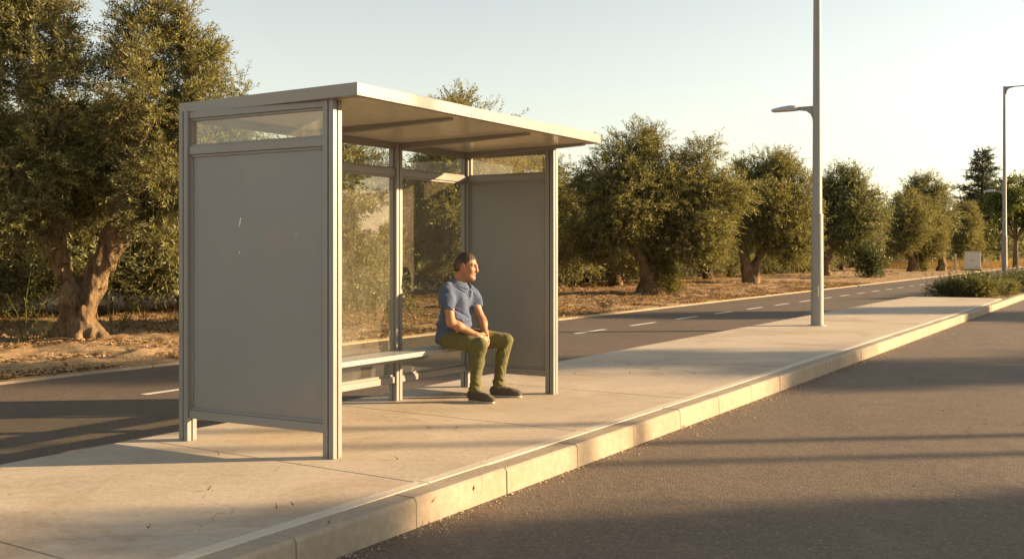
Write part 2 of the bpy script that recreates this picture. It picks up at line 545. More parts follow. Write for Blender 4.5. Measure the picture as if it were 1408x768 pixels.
def sprigs(C, D, L, n, ll, lw, g, droop=.25, spread=(.5, 1.1), stem=.004, flat=.25):
    """leaf quads and stem quads for sprigs at C heading D, of lengths L, n leaves each"""
    S = len(C)
    t = (np.arange(n) + .6) / n * .9 + .08
    R = norm(g.normal(size=(S, 3)))
    e1 = perp(D, R); e2 = np.cross(D, e1)
    az = np.arange(n) * 2.4
    ca, sa = np.cos(az), np.sin(az)
    bend = np.zeros((S, 3)); bend[:, 2] = -droop
    base = C[:, None] + D[:, None] * (L[:, None] * t)[..., None] + bend[:, None] * (L[:, None] * t ** 2)[..., None]
    side = e1[:, None] * ca[None, :, None] + e2[:, None] * sa[None, :, None]
    ang = g.uniform(*spread, size=(S, n))[..., None]
    ld = D[:, None] * np.cos(ang) + side * np.sin(ang)
    ld[..., 2] -= .12
    ld = ld / np.linalg.norm(ld, axis=2, keepdims=True)
    nr = D[:, None] * np.sin(ang) - side * np.cos(ang) + g.normal(size=(S, n, 3)) * .5
    wv = np.cross(ld, nr); wv /= np.linalg.norm(wv, axis=2, keepdims=True) + 1e-9
    nn = np.cross(wv, ld)
    ln = ll * g.uniform(.65, 1.25, size=(S, n, 1)); wd = lw * g.uniform(.7, 1.2, size=(S, n, 1)) * .5
    mid = base + ld * ln * .48
    v = np.stack([base, mid + wv * wd + nn * wd * flat, base + ld * ln, mid - wv * wd + nn * wd * flat], 2).reshape(-1, 3)
    k = S * n
    q = np.arange(k * 4).reshape(k, 4)
    mi = np.zeros(k, int)
    # stems: two crossed thin quads
    end = C + D * L[:, None] + bend * L[:, None]
    sv = []
    for e in (e1, e2):
        sv.append(np.stack([C - e * stem, C + e * stem, end + e * stem * .3, end - e * stem * .3], 1))
    sv = np.concatenate(sv).reshape(-1, 3)
    q2 = np.arange(len(sv)).reshape(-1, 4) + len(v)
    return np.concatenate([v, sv]), np.concatenate([q, q2]), np.concatenate([mi, np.ones(len(q2), int)])


def crown(lobes, nspr, g, n=12, ll=.06, lw=.015, L=.3, clump=.26, per=22, inner=.3, up=.45, zmin=None, spread=(.5, 1.1), droop=.25):
    """lobes: rows of x y z rx ry rz; sprigs gather in clumps on and in the lobes"""
    lobes = np.asarray(lobes, float)
    area = lobes[:, 3] * lobes[:, 5]
    nc = max(8, nspr // per)
    pick = g.choice(len(lobes), nc, p=area / area.sum())
    lb = lobes[pick]
    d = norm(g.normal(size=(nc, 3)))
    rho = np.where(g.random(nc) < inner, g.uniform(.1, .7, nc), g.uniform(.78, 1.0, nc))
    cc = lb[:, :3] + d * lb[:, 3:6] * rho[:, None]
    rc = clump * g.uniform(.55, 1.35, nc)
    who = np.repeat(np.arange(nc), per)
    off = g.normal(size=(len(who), 3)) * .55
    C = cc[who] + off * rc[who][:, None]
    out = norm((C - lb[who][:, :3]) / lb[who][:, 3:6])
    D = norm(out * .75 + np.array([0, 0, up]) + norm(off) * .5 + g.normal(size=C.shape) * .3)
    if zmin is not None:
        keep = C[:, 2] > zmin; C, D = C[keep], D[keep]
    Ls = L * g.uniform(.55, 1.35, len(C))
    lng = g.random(len(C)) < .06
    Ls[lng] *= 1.9
    return sprigs(C - D * Ls[:, None] * .5, D, Ls, n, ll, lw, g, droop, spread)


def foliage_obj(name, data, mats, parent):
    me = np_mesh(name, *data)
    return link_mesh(name, me, mats, parent)


def wood(name, chains, parent, lo, hi, h, k=.06, amp=.03, mt=None):
    fl = Field(lo, hi, h)
    for pts, rs in chains: fl.chain(pts, rs, k)
    fl.noise((6, 6, 1.3), amp); fl.noise((13, 13, 2.2), amp * .7, 3.7); fl.noise((22, 22, 9), amp * .35, 7.3)
    me, v = fl.mesh(name)
    return link_mesh(name, me, mt or M['bark'], parent, smooth=True)


def copy_tree(o, loc, rz, sc, label=None, group=None):
    c = o.copy(); COL.objects.link(c)
    c.location = loc; c.rotation_euler = (0, 0, rz); c.scale = (sc, sc, sc) if np.isscalar(sc) else sc
    if label: c['label'] = label
    if group: c['group'] = group
    for ch in list(o.children):
        d = ch.copy(); COL.objects.link(d); d.parent = c
    return c
#@@SETTING
SKY, SUN, SUNC, EXPO = .094, 5.0, (1.0, .69, .385), 1.72
# x, y, kind, scale, turn: olives across the near road
NEAR_TREES = [(13.8, 6.2, 1, .72, 0.3), (17.5, 2.0, 0, .8, 1.0), (21, 4.2, 2, .8, 2.2), (27, 24.6, 2, 1.05, .5),
              (40, 38, 2, .9, 2.0), (46, 52, 0, .9, 2.2), (62, 70, 0, .9, 4.0), (42, 19.4, 2, .56, .2), (41, 22.0, 1, .5, 4.5), (49, 21.5, 0, .55, 1.5), (44, 25, 1, .6, 3.0), (38, 24.5, 2, .7, 5.0), (70, 90, 1, 1.0, 4.5)]
NEAR_LAMP = ((21.6, 9.45, 'grey street lamp across the near road, nearest to the camera'), (24.0, 15.05, 'grey street lamp across the near road, mirrored in the shelter glass'))
NEAR_POLE = (20.0, 9.97)
# ================================================================== SETTING
N_KERB, N_STRIP0, N_STRIP1, N_BACK, N_FAR = -3.32, -3.48, -3.57, -6.05, -10.32
Z_ROAD, Z_BACK, Z_DIRT = -.158, -.08, -.055
S_END = 32.0


def gap_grid(lo, hi, breaks):
    out = [lo]
    for e, st in breaks:
        while out[-1] < e - 1e-6: out.append(min(out[-1] + st, e))
    return np.array(out)


# ground: one sheet to the horizon, sunk under the roads and the pavement
def ground():
    s = gap_grid(-1500, 1500, [(-200, 130), (-40, 8), (-6, 1.0), (33, .09), (70, .25), (130, 1.2), (400, 18), (1500, 110)])
    n = gap_grid(-1200, 1200, [(-300, 90), (-60, 6), (-30, .8), (-19, .22), (-10.32, .08), (-10.2, .12), (-6, 1.4), (4.4, 1.7), (20, .5), (70, 5), (1200, 110)])
    Sg, Ng = np.meshgrid(s, n, indexing='ij')
    x = Sg * U[0] + Ng * N[0]; y = Sg * U[1] + Ng * N[1]
    z = np.full(x.shape, -.32)
    d = np.maximum(N_FAR - Ng, 0)
    o = np.zeros_like(x)
    bump = .10 * vnoise(x * .8, y * .8, o) + .07 * vnoise(x * 2.6, y * 2.6, o + 3) + .05 * vnoise(x * 7, y * 7, o + 5)
    rise = np.clip(d / 1.2, 0, 1)
    z = np.where(Ng <= N_FAR + .001, Z_DIRT + .02 + bump * rise + np.clip(d - 1.5, 0, 12) * .006, z)
    d2 = np.maximum(Ng - 4.4, 0)
    z = np.where(Ng >= 4.4, -.05 + .05 * bump, z)
    sb = (Sg > S_END + .3) & (Sg < 75) & (Ng > -6.05) & (Ng < -3.4)
    z = np.where(sb, -.03, z)
    z = np.where((Ng < N_FAR) & (d < .05), Z_DIRT - .01, z)
    v = np.stack([x, y, z], -1).reshape(-1, 3)
    a, b = x.shape
    i = np.arange(a - 1)[:, None] * b + np.arange(b - 1)[None, :]
    q = np.stack([i, i + b, i + b + 1, i + 1], -1).reshape(-1, 4)[:, ::-1]
    o = link_mesh('ground', np_mesh('ground', v, q), M['soil'], smooth=True)
    tag(o, kind='structure')


def ground_z(x, y):
    x = np.asarray(x, float); y = np.asarray(y, float)
    nn = x * N[0] + y * N[1]; d = np.maximum(N_FAR - nn, 0); o = np.zeros_like(x)
    bump = .10 * vnoise(x * .8, y * .8, o) + .07 * vnoise(x * 2.6, y * 2.6, o + 3) + .05 * vnoise(x * 7, y * 7, o + 5)
    return Z_DIRT + .02 + bump * np.clip(d / 1.2, 0, 1) + np.clip(d - 1.5, 0, 12) * .006


ground()


def strip(name, s0, s1, n0, n1, z, mt, ds=4.0, wob=0.0):
    ss = np.arange(s0, s1 + ds, ds)
    v = []
    for s in ss:
        for k, n in enumerate((n0, n1)):
            v.append(UN(s, n, z))
    q = [(2 * i, 2 * i + 1, 2 * i + 3, 2 * i + 2) for i in range(len(ss) - 1)]
    o = link_mesh(name, np_mesh(name, v, q), mt)
    return tag(o, kind='structure')


strip('near_road', -60, 420, N_KERB - .0, 4.5, Z_ROAD, M['asph'])
strip('far_road', -60, 420, N_FAR + .05, N_BACK + .01, Z_BACK, M['asph2'])

# painted dashes on the far road
v, q = [], []
k = 0
for i in range(-4, 60):
    s0 = 15.2 + 2.2 * i
    for (ds, dn) in ((0, -.05), (1.15, -.05), (1.15, .05), (0, .05)):
        v.append(UN(s0 + ds, -8.36 + dn, Z_BACK + .004))
    q.append((4 * k, 4 * k + 3, 4 * k + 2, 4 * k + 1)); k += 1
o = link_mesh('road_markings', np_mesh('road_markings', v, q), M['paint']); tag(o, kind='structure')

# concrete edging between the far road and the soil
mb = MB()
for i in range(-30, 130):
    s0 = i * 2.0
    j = random.uniform(-.008, .008)
    mb.prism([UN(s0 + .005, N_FAR + j, -.2), UN(s0 + 1.995, N_FAR + j, -.2), UN(s0 + 1.995, N_FAR + .05, -.2), UN(s0 + .005, N_FAR + .05, -.2)],
             [UN(s0 + .005, N_FAR + j, -.05), UN(s0 + 1.995, N_FAR + j, -.05), UN(s0 + 1.995, N_FAR + .045, -.055), UN(s0 + .005, N_FAR + .045, -.055)])
tag(mb.build('road_edging', M['edging'], bevel=.008), kind='structure')

# pavement slabs with open joints
mb = MB()
for i in range(-14, 16):
    s0 = 2.62 + 1.96 * i; s1 = min(s0 + 1.96, S_END)
    if s0 >= S_END: break
    g = .004
    mb.prism([UN(s0 + g, N_BACK, -.25), UN(s1 - g, N_BACK, -.25), UN(s1 - g, N_STRIP1 - .003, -.25), UN(s0 + g, N_STRIP1 - .003, -.25)],
             [UN(s0 + g, N_BACK, 0), UN(s1 - g, N_BACK, 0), UN(s1 - g, N_STRIP1 - .003, 0), UN(s0 + g, N_STRIP1 - .003, 0)])
tag(mb.build('pavement', M['conc'], bevel=.004), kind='structure')
mb = MB()
for i in range(-12, 14):
    s0 = 2.62 + 1.96 * i + .02; s1 = min(s0 + 1.96, S_END + .02)
    mb.prism([UN(s0 + .003, N_STRIP1, -.25), UN(s1 - .003, N_STRIP1, -.25), UN(s1 - .003, N_STRIP0 - .004, -.25), UN(s0 + .003, N_STRIP0 - .004, -.25)],
             [UN(s0 + .003, N_STRIP1, .004), UN(s1 - .003, N_STRIP1, .004), UN(s1 - .003, N_STRIP0 - .004, .004), UN(s0 + .003, N_STRIP0 - .004, .004)])
tag(mb.build('pavement_edge', M['strip'], bevel=.004), kind='structure')

# kerb stones, chipped at the arrises
mb = MB()
kr = random.Random(2)
for i in range(-24, 100):
    s0 = 3.38 + .9 * i
    if i < -20: continue
    a, b = s0 + .002, s0 + .898
    dn, dz = kr.uniform(-.003, .003), kr.uniform(-.003, .002)
    bend = lambda s: max(0, s - 33.5) ** 2 * .0045
    pts = []
    for s in (a, b):
        e = bend(s)
        pts.append([UN(s, N_STRIP0 + e, -.3), UN(s, N_KERB + dn + e, -.3), UN(s, N_KERB + dn + e - .007, -.018 + dz), UN(s, N_KERB + dn + e - .024, dz), UN(s, N_STRIP0 + e, dz)])
    mb.prism(pts[0], pts[1])
tag(mb.build('kerb', M['kerb'], bevel=.006), kind='structure')

# ---- loose grit and leaves nobody could count
def scatter_quads(pts, size, g, tilt=.5, lift=.006):
    n = len(pts)
    a = g.uniform(0, 6.28, n); sz = size * g.uniform(.5, 1.4, n)
    d = np.stack([np.cos(a), np.sin(a), g.normal(size=n) * tilt * .6], 1)
    s = np.stack([-np.sin(a), np.cos(a), g.normal(size=n) * tilt], 1) * .38
    c = pts + np.array([0, 0, lift])
    v = np.stack([c - d * sz[:, None], c + s * sz[:, None], c + d * sz[:, None], c - s * sz[:, None]], 1)
    v[:, 1, 2] += sz * .3; v[:, 3, 2] += sz * .25
    return v.reshape(-1, 3), np.arange(4 * n).reshape(-1, 4)


def pebbles(pts, size, g):
    n = len(pts)
    o = np.array([[1, 0, 0], [0, 1, 0], [-1, 0, 0], [0, -1, 0], [0, 0, .7], [0, 0, -.5]], float)
    r = size * g.uniform(.4, 1.6, (n, 1, 1)) ** 1.3 * g.uniform(.6, 1.3, (n, 6, 1))
    a = g.uniform(0, 6.28, n); ca, sa = np.cos(a)[:, None], np.sin(a)[:, None]
    x = o[None, :, 0] * ca - o[None, :, 1] * sa * .7; y = o[None, :, 0] * sa + o[None, :, 1] * ca * .7
    v = np.stack([x, y, np.broadcast_to(o[None, :, 2], x.shape)], 2) * r + pts[:, None]
    f = np.array([[0, 1, 4], [1, 2, 4], [2, 3, 4], [3, 0, 4], [1, 0, 5], [2, 1, 5], [3, 2, 5], [0, 3, 5]])
    q = (f[None] + 6 * np.arange(n)[:, None, None]).reshape(-1, 3)
    return v.reshape(-1, 3), q


g = np.random.default_rng(4)
def verge(n, smax=46, depth=9.0, p=1.7):
    s = g.uniform(2, smax, n); d = depth * g.random(n) ** p
    x = s * U[0] + (N_FAR - .05 - d) * N[0]; y = s * U[1] + (N_FAR - .05 - d) * N[1]
    m = vnoise(x * 1.2, y * 1.2, x * 0 + 9) > -.22 + .3 * g.random(n)
    x, y = x[m], y[m]
    return np.stack([x, y, ground_z(x, y)], 1)
o = link_mesh('dead_leaves', np_mesh('dead_leaves', *scatter_quads(verge(95000, 46, 11), .036, g)), M['dead']); tag(o, kind='stuff')
o = link_mesh('gravel', np_mesh('gravel', *pebbles(np.concatenate([verge(16000, 46, 8), verge(1200, 30, 5) + [0, 0, .01]]), .014, g)), M['stone']); tag(o, kind='stuff')
# grit gathered in the gutter and along the back of the pavement
s = g.uniform(-2, 30, 3800); nn = N_KERB + .012 + np.abs(g.normal(size=3800)) ** 1.5 * .07
p = s[:, None] * U + nn[:, None] * N + [0, 0, Z_ROAD + .001]
s2 = g.uniform(-1, 12, 5200); n2 = N_BACK - np.abs(g.normal(size=5200)) * .11
p2 = s2[:, None] * U + n2[:, None] * N + [0, 0, Z_BACK + .002]
s3 = g.uniform(-4, 26, 700); n3 = g.uniform(N_KERB, 4.0, 700)
p3 = s3[:, None] * U + n3[:, None] * N + [0, 0, Z_ROAD + .001]
o = link_mesh('grit', np_mesh('grit', *pebbles(np.concatenate([p, p2, p2 + [.01, .004, .003], p3]), .0062, g)), M['stone']); tag(o, kind='stuff')

# dry leaves one can count on the pavement and in the gutter
LEAF = [(651, 675, 0), (288, 674, 0), (453, 720, 0), (205, 727, 0), (402, 696, 0), (300, 626, 0), (790, 515, 0), (866, 514, 0), (912, 563, 0),
        (772, 659, 1), (590, 722, 1), (617, 719, 1), (940, 588, 1), (97, 612, 0), (380, 700, 0), (545, 632, 0)]
lg = random.Random(8)
for i, (px, py, road) in enumerate(LEAF):
    zz = Z_ROAD if road else 0.0
    d = F * (H - zz) / (py - 347)
    p = P(px, py, d); p[2] = zz + .004
    a = lg.uniform(0, 6.3); L = lg.uniform(.008, .015)
    dx, dy = np.array([math.cos(a), math.sin(a), 0]), np.array([-math.sin(a), math.cos(a), 0])
    cols = []
    for t, w, z in ((-1, .02, .004), (-.5, .33, 0), (.1, .42, .004), (.6, .26, .012), (1, .02, .02)):
        for sgn in (-1, 0, 1):
            cols.append(dx * t * L + dy * w * L * sgn + np.array([0, 0, z + abs(sgn) * .008]))
    q = []
    for r in range(4):
        for c in range(2): q.append((r * 3 + c, r * 3 + c + 1, r * 3 + c + 4, r * 3 + c + 3))
    o = link_mesh('dry_leaf', np_mesh('dry_leaf', cols, q), M['dead'])
    o.location = p
    if road: tag(o, 'small brown dry leaf lying in the gutter against the kerb', 'leaf', 'dry leaves in the gutter')
    else: tag(o, 'small brown dry leaf lying on the pale concrete pavement', 'leaf', 'dry leaves on the pavement')

# ================================================================== BUS SHELTER
C_FL = np.array([-1.157, 6.464, 0]); C_RL = np.array([-2.287, 7.08, 0])
C_FR = np.array([.371, 9.403, 0]); C_RR = np.array([-.446, 9.89, 0])
C_M2 = C_RL + (C_RR - C_RL) * .677; C_M1 = C_RL + (C_RR - C_RL) * .335
B = np.array([-1.1, 8.3, 0.0])
sh = empty('bus_shelter', B, 'grey metal bus shelter with flat roof, glazed back and bench', 'bus shelter')
Z3 = np.array([0, 0, 1.0])
UR = unit(C_RR - C_RL); NR = np.array([UR[1], -UR[0], 0])      # along / out of the rear wall


def post(c, du, dn, z1, name='post', hu=.042, hn=.045):
    """extruded profile with a slot down every face"""
    g, dp = .0045, .016
    prof = []
    def corner(a, b): prof.append((a, b))
    sides = [((-1, -1), (1, -1)), ((1, -1), (1, 1)), ((1, 1), (-1, 1)), ((-1, 1), (-1, -1))]
    for (a, b) in sides:
        pa = np.array([a[0] * hu, a[1] * hn]); pb = np.array([b[0] * hu, b[1] * hn])
        m = (pa + pb) / 2; t = (pb - pa) / np.linalg.norm(pb - pa); inn = np.array([-t[1], t[0]])
        off = t * hu * .0
        for p in (pa, m + off - t * g, m + off - t * g + inn * dp, m + off + t * g + inn * dp, m + off + t * g): prof.append(tuple(p))
    lo = [c - B + a * du + b * dn for a, b in prof]
    mb = MB(); mb.prism([p for p in lo], [p + Z3 * z1 for p in lo])
    o = mb.build(name, M['frame'], sh, bevel=.0025, seg=1)
    # base plate and gasket in the slots are part of the post
    mg = MB()
    for (a, b) in ((1, 0), (-1, 0), (0, 1), (0, -1)):
        cc = c - B + du * a * (hu - .0105) + dn * b * (hn - .0105) + Z3 * (z1 / 2)
        ax, ay = (du * .0014, dn * .004) if a else (du * .004, dn * .0014)
        mg.box(cc, ax, ay, Z3 * (z1 / 2 - .01))
    mg.build('gasket', M['slot'], o)
    return o


post(C_FL, U, N, 2.312); post(C_RL, U, N, 2.312); post(C_FR, U, N, 2.325); post(C_RR, UR, NR, 2.312)
post(C_M1, UR, NR, 2.306, 'mullion'); post(C_M2, UR, NR, 2.306, 'mullion')


def bar(a, b, z0, z1, w, name, mt, parent, off=0.0, bevel=.003):
    """horizontal member from a to b (world xy)"""
    t = unit(b - a); s = np.array([t[1], -t[0], 0])
    a = a - B + s * off; b = b - B + s * off
    mb = MB()
    lo = [a - s * w / 2, b - s * w / 2, b + s * w / 2, a + s * w / 2]
    mb.prism([p + Z3 * z0 for p in lo], [p + Z3 * z1 for p in lo])
    return mb.build(name, mt, parent, bevel=bevel, seg=1)


def bay(a, b, kind, glass, topglass=True):
    """everything between two posts: rails, bead, sheet or pane, transom light"""
    t = unit(b - a); a = a + t * .0435; b = b - t * .0435
    L = np.linalg.norm(b - a)
    top = bar(a, b, 2.256, 2.300, .06, 'top_rail', M['frame'], sh)
    mid = bar(a, b, 2.004, 2.062, .062, 'transom_rail', M['frame'], sh)
    bot = bar(a, b, .160, .218, .062, 'bottom_rail', M['frame'], sh)
    # glazing beads
    for z0, z1, par in ((2.240, 2.2565, top), (2.0615, 2.077, mid), (1.986, 2.0045, mid), (.2175, .236, bot)):
        bar(a, b, z0, z1, .034, 'bead', M['frame'], par, bevel=.002)
    for p, d in ((a, 1), (b, -1)):
        bar(p, p + t * d * .019, .236, 1.986, .034, 'side_bead', M['frame'], sh, bevel=.002)
        bar(p, p + t * d * .016, 2.077, 2.240, .034, 'side_bead', M['frame'], sh, bevel=.002)
    if kind == 'panel':
        return bar(a + t * .012, b - t * .012, .225, 1.995, .014, 'side_panel', M['panel'], sh, bevel=0)
    mb = bar(a + t * .012, b - t * .012, .225, 1.995, .008, 'glass_pane', M[glass], sh, bevel=0)
    return mb


def pane(a, b, z0, z1, glass, name='transom_pane'):
    t = unit(b - a); a = a + t * .052 - B; b = b - t * .052 - B
    v = [a + Z3 * z0, b + Z3 * z0, b + Z3 * z1, a + Z3 * z1]
    return link_mesh(name, np_mesh(name, v, [(0, 1, 2, 3)]), M[glass], sh)


def bay_glass(a, b):
    t = unit(b - a); aa = a + t * .0435; bb = b - t * .0435
    o = bay(a, b, 'skip', 'glass')
    bpy.data.objects.remove(o)
    pane(a, b, .225, 1.995, 'glass', 'glass_pane')


lp = bay(C_RL, C_FL, 'panel', None); pane(C_RL, C_FL, 2.068, 2.248, 'glass_side')
rp = bay(C_RR, C_FR, 'panel', None); pane(C_RR, C_FR, 2.068, 2.248, 'glass_side')
for a, b in ((C_RL, C_M1), (C_M1, C_M2), (C_M2, C_RR)):
    bay_glass(a, b); pane(a, b, 2.068, 2.248, 'glass_top')

# scratches through the paint of the near panel
t = unit(C_FL - C_RL); s_ = np.array([t[1], -t[0], 0])
def on_panel(px, py):
    # meet the view ray with the panel plane
    d = np.array([(px - 704) / F, 1.0, -(py - 347) / F]); c0 = C_RL + Z3 * H * 0
    o0 = np.array([0, 0, H]); nn = s_
    k = ((c0 - o0) @ nn) / (d @ nn)
    return o0 + d * k - B + s_ * .0082
for pts, w in ((((332.5, 299), (331.5, 303), (331, 307), (329.8, 311.5)), .0055), (((330.6, 345), (330.3, 348.5)), .004), (((330.2, 305.5), (330.8, 310)), .003)):
    pp = [on_panel(*p) for p in pts]
    v, q = [], []
    for i, p in enumerate(pp):
        ww = w * (1, .8, 1.1, .35)[i % 4]
        v += [p - t * ww, p + t * ww]
    for i in range(len(pp) - 1): q.append((2 * i, 2 * i + 1, 2 * i + 3, 2 * i + 2))
    link_mesh('scratch', np_mesh('scratch', v, q), M['scuff'], lp)

# a reddish worn patch and pale rubbings on the near panel
tp = NT(M['panel']); src = tp.b.inputs['Base Color'].links[0].from_socket
for (px, py), rad, colr, amt in (((376, 326), .20, (.30, .20, .155), .3), ((340, 318), .12, (.25, .22, .20), .3), ((408, 322), .07, (.30, .31, .28), .35)):
    ds = tp.new('ShaderNodeVectorMath', operation='DISTANCE'); ds.inputs[1].default_value = tuple(on_panel(px, py))
    tp.link(tp.tc.outputs['Object'], ds.inputs[0])
    mk = tp.math('ADD', tp.math('DIVIDE', ds.outputs['Value'], rad), tp.math('MULTIPLY', tp.noise(6, 5, .65), .9))
    src = tp.mix(src, colr, tp.math('MULTIPLY', tp.ramp(mk, [(.55, 1), (1.25, 0)]), amt))
tp.link(src, tp.b.inputs['Base Color'])

# roof: slab with fascia, ceiling sheets and tapering beams
RB = [P(491, 130.8, 6.255), P(246, 158, 7.156), np.array([-.476, 10.03, 2.30]), P(826, 197, 9.246)]   # FL RL RR FR undersides
RB = [np.asarray(p) - B for p in RB]
RB[0][2] = 2.300; RB[1][2] = 2.300; RB[3][2] = 2.322
mb = MB(); mb.prism(RB, [p + Z3 * .083 for p in RB])
roof = mb.build('roof', M['roof'], sh, bevel=.004)
def rpt(f, k, dz):
    """f along the length, k from rear to front"""
    a = RB[1] * (1 - f) + RB[2] * f; b = RB[0] * (1 - f) + RB[3] * f
    return a * (1 - k) + b * k + Z3 * dz
cl = [RB[0] * 1, RB[1] * 1, RB[2] * 1, RB[3] * 1]
cm = sum(cl) / 4
cl = [p + (cm - p) * .035 - Z3 * .003 for p in cl]
mb = MB(); mb.prism(cl, [p + Z3 * .006 for p in cl]); mb.build('ceiling', M['ceiling'], roof)
for f in (.345, .672, .962):
    mb = MB()
    w = .028
    for_ = []
    k0, k1 = .09, .93
    a0, a1 = rpt(f - .009, k0, -.06), rpt(f + .009, k0, -.06)
    b0, b1 = rpt(f - .009, k1, -.02), rpt(f + .009, k1, -.02)
    c0, c1 = rpt(f - .009, k0, .01), rpt(f + .009, k0, .01)
    d0, d1 = rpt(f - .009, k1, .01), rpt(f + .009, k1, .01)
    mb.prism([a0, b0, b1, a1], [c0, d0, d1, c1])
    mb.build('roof_beam', M['frame'], roof, bevel=.003, seg=1)

# bench
be0, be1 = 4.90, 7.62
sb = []
mb = MB()
lo = [UN(be0, -5.665, .408) - B, UN(be1, -5.665, .408) - B, UN(be1, -5.388, .408) - B, UN(be0, -5.388, .408) - B]
mb.prism(lo, [p + Z3 * .042 for p in lo])
bench = mb.build('bench', M['bench'], sh, bevel=.006)
lo = [UN(be0 + .05, -5.60, .36) - B, UN(be1 - .45, -5.60, .36) - B, UN(be1 - .45, -5.55, .36) - B, UN(be0 + .05, -5.55, .36) - B]
mb = MB(); mb.prism(lo, [p + Z3 * .0475 for p in lo]); mb.build('bench_rail', M['frame'], bench, bevel=.003, seg=1)
for s in (5.75, 7.25):
    for ds in (-.035, .035):
        mb = MB()
        prof = [(-5.64, .4075), (-5.64, .345), (-5.60, .345), (-5.50, .388), (-5.50, .4075)]
        mb.prism([UN(s + ds - .004, n, z) - B for n, z in prof], [UN(s + ds + .004, n, z) - B for n, z in prof])
        mb.build('bench_bracket', M['frame'], bench)

# ================================================================== STREET LAMPS
def lamp_post(n, s, label):
    base = UN(s, n, 0)
    r = empty('street_lamp', base, label, 'street lamp')
    mb = MB()
    mb.tube([(0, 0, 0), (0, 0, 1.0), (0, 0, 2.0)], [.112, .108, .103], 28)
    mb.build('pole_base', M['pole'], r, smooth=True)
    mb = MB()
    mb.tube([(0, 0, 1.99), (0, 0, 2.03), (0, 0, 5.0), (0, 0, 8.4)], [.1, .086, .072, .055], 28)
    mb.build('pole', M['pole'], r, smooth=True)
    mb = MB()
    mb.tube([(0, 0, 1.985), (0, 0, 2.012)], [.106, .106], 28); mb.build('collar', M['pole'], r, smooth=True)
    mb = MB()
    mb.tube([(0, 0, .0), (0, 0, .012)], [.16, .155], 28); mb.build('base_plate', M['pole'], r, smooth=True)
    # access hatch facing the pavement's near end
    mb = MB(); c = np.array([-.05, -.1, .62])
    mb.box(c, (.035, -.016, 0), (.006, .013, 0), (0, 0, .10)); hatch = mb.build('hatch', M['pole'], r, bevel=.004)
    mb = MB(); mb.box(c + [-.006, -.014, 0], (.004, -.002, 0), (.001, .003, 0), (0, 0, .012)); mb.build('latch', M['slot'], hatch)

    def arm(z, dirx, L, head, nm):
        d = np.asarray(dirx, float); sd = np.array([-d[1], d[0], 0])
        mb = MB()
        z3 = np.array([0, 0, z])
        mb.tube([z3 + d * .05, z3 + d * L], [.026, .022], 14)
        # gusset under the arm, curved
        pr = [(.05, -.30), (.075, -.30), (.085, -.2), (.12, -.12), (.2, -.06), (.34, -.035), (.34, .026), (.05, .026)]
        mb.prism([z3 + d * a + Z3 * b - sd * .016 for a, b in pr], [z3 + d * a + Z3 * b + sd * .016 for a, b in pr])
        o = mb.build(nm, M['pole'], r, bevel=.004)
        # luminaire: long tapering shell, flat lens below
        mb = MB(); rings = []
        e = z3 + d * (L - .03)
        prof = [(0, .055, .05), (.05, .10, .085), (.14, .125, .10), (.3, .115, .085), (.48, .085, .055), (head - .06, .045, .026), (head, .012, .008)]
        seg = 14; vs = []
        for (x, w, h) in prof:
            for k in range(seg):
                a = math.pi * k / (seg - 1)
                vs.append(e + d * x + sd * w * math.cos(a) + Z3 * (h * math.sin(a) ** .8 - .03))
        fs = []
        for i in range(len(prof) - 1):
            for k in range(seg):
                k2 = (k + 1) % seg
                fs.append((i * seg + k, i * seg + k2, (i + 1) * seg + k2, (i + 1) * seg + k))
        fs += [tuple(range(seg)), tuple(reversed(range((len(prof) - 1) * seg, len(prof) * seg)))]
        mb.add(vs, fs)
        hd = mb.build('lamp_head', M['lamp'], o, bevel=.003, seg=1)
        mb = MB()
        lo = [e + d * x + sd * w * .8 * sg - Z3 * .0345 for sg, xs in ((-1, prof[1:6]), (1, prof[1:6][::-1])) for (x, w, h) in xs]
        mb.prism(lo, [p + Z3 * .006 for p in lo]); mb.build('lens', M['lens'], o)
        return o
    arm(3.95, -N, .37, .50, 'lower_arm')
    arm(8.36, N, .95, .62, 'upper_arm')
    return r


l1 = lamp_post(-5.07, 18.3, 'tall grey street lamp standing alone on the concrete pavement past the bus shelter')
l2 = copy_tree(l1, UN(47.4, -5.2), 0, 1.0, 'distant slim street lamp rising behind the low green shrubs')
for o_, src in ((l2, l1),):
    for ch, sc_ in zip(l2.children, l1.children):
        for gch in sc_.children:
            e = gch.copy(); COL.objects.link(e); e.parent = ch
#@@TREES
# ================================================================== TREES
def lobes_px(rows, d0, base, flat=1.0):
    out = []
    for (px, py, r, dy) in rows:
        c = P(px, py, d0 + dy) - base
        rm = r / F * (d0 + dy)
        out.append([*c, rm, rm * flat, rm])
    return out


def chain_px(rows, d0, base):
    return [P(px, py, d0 + dy) - base for px, py, dy, r in rows], [r for *_, r in rows]


def at(s, n):
    p = UN(s, n); p[2] = float(ground_z(p[0], p[1])) - .04; return p


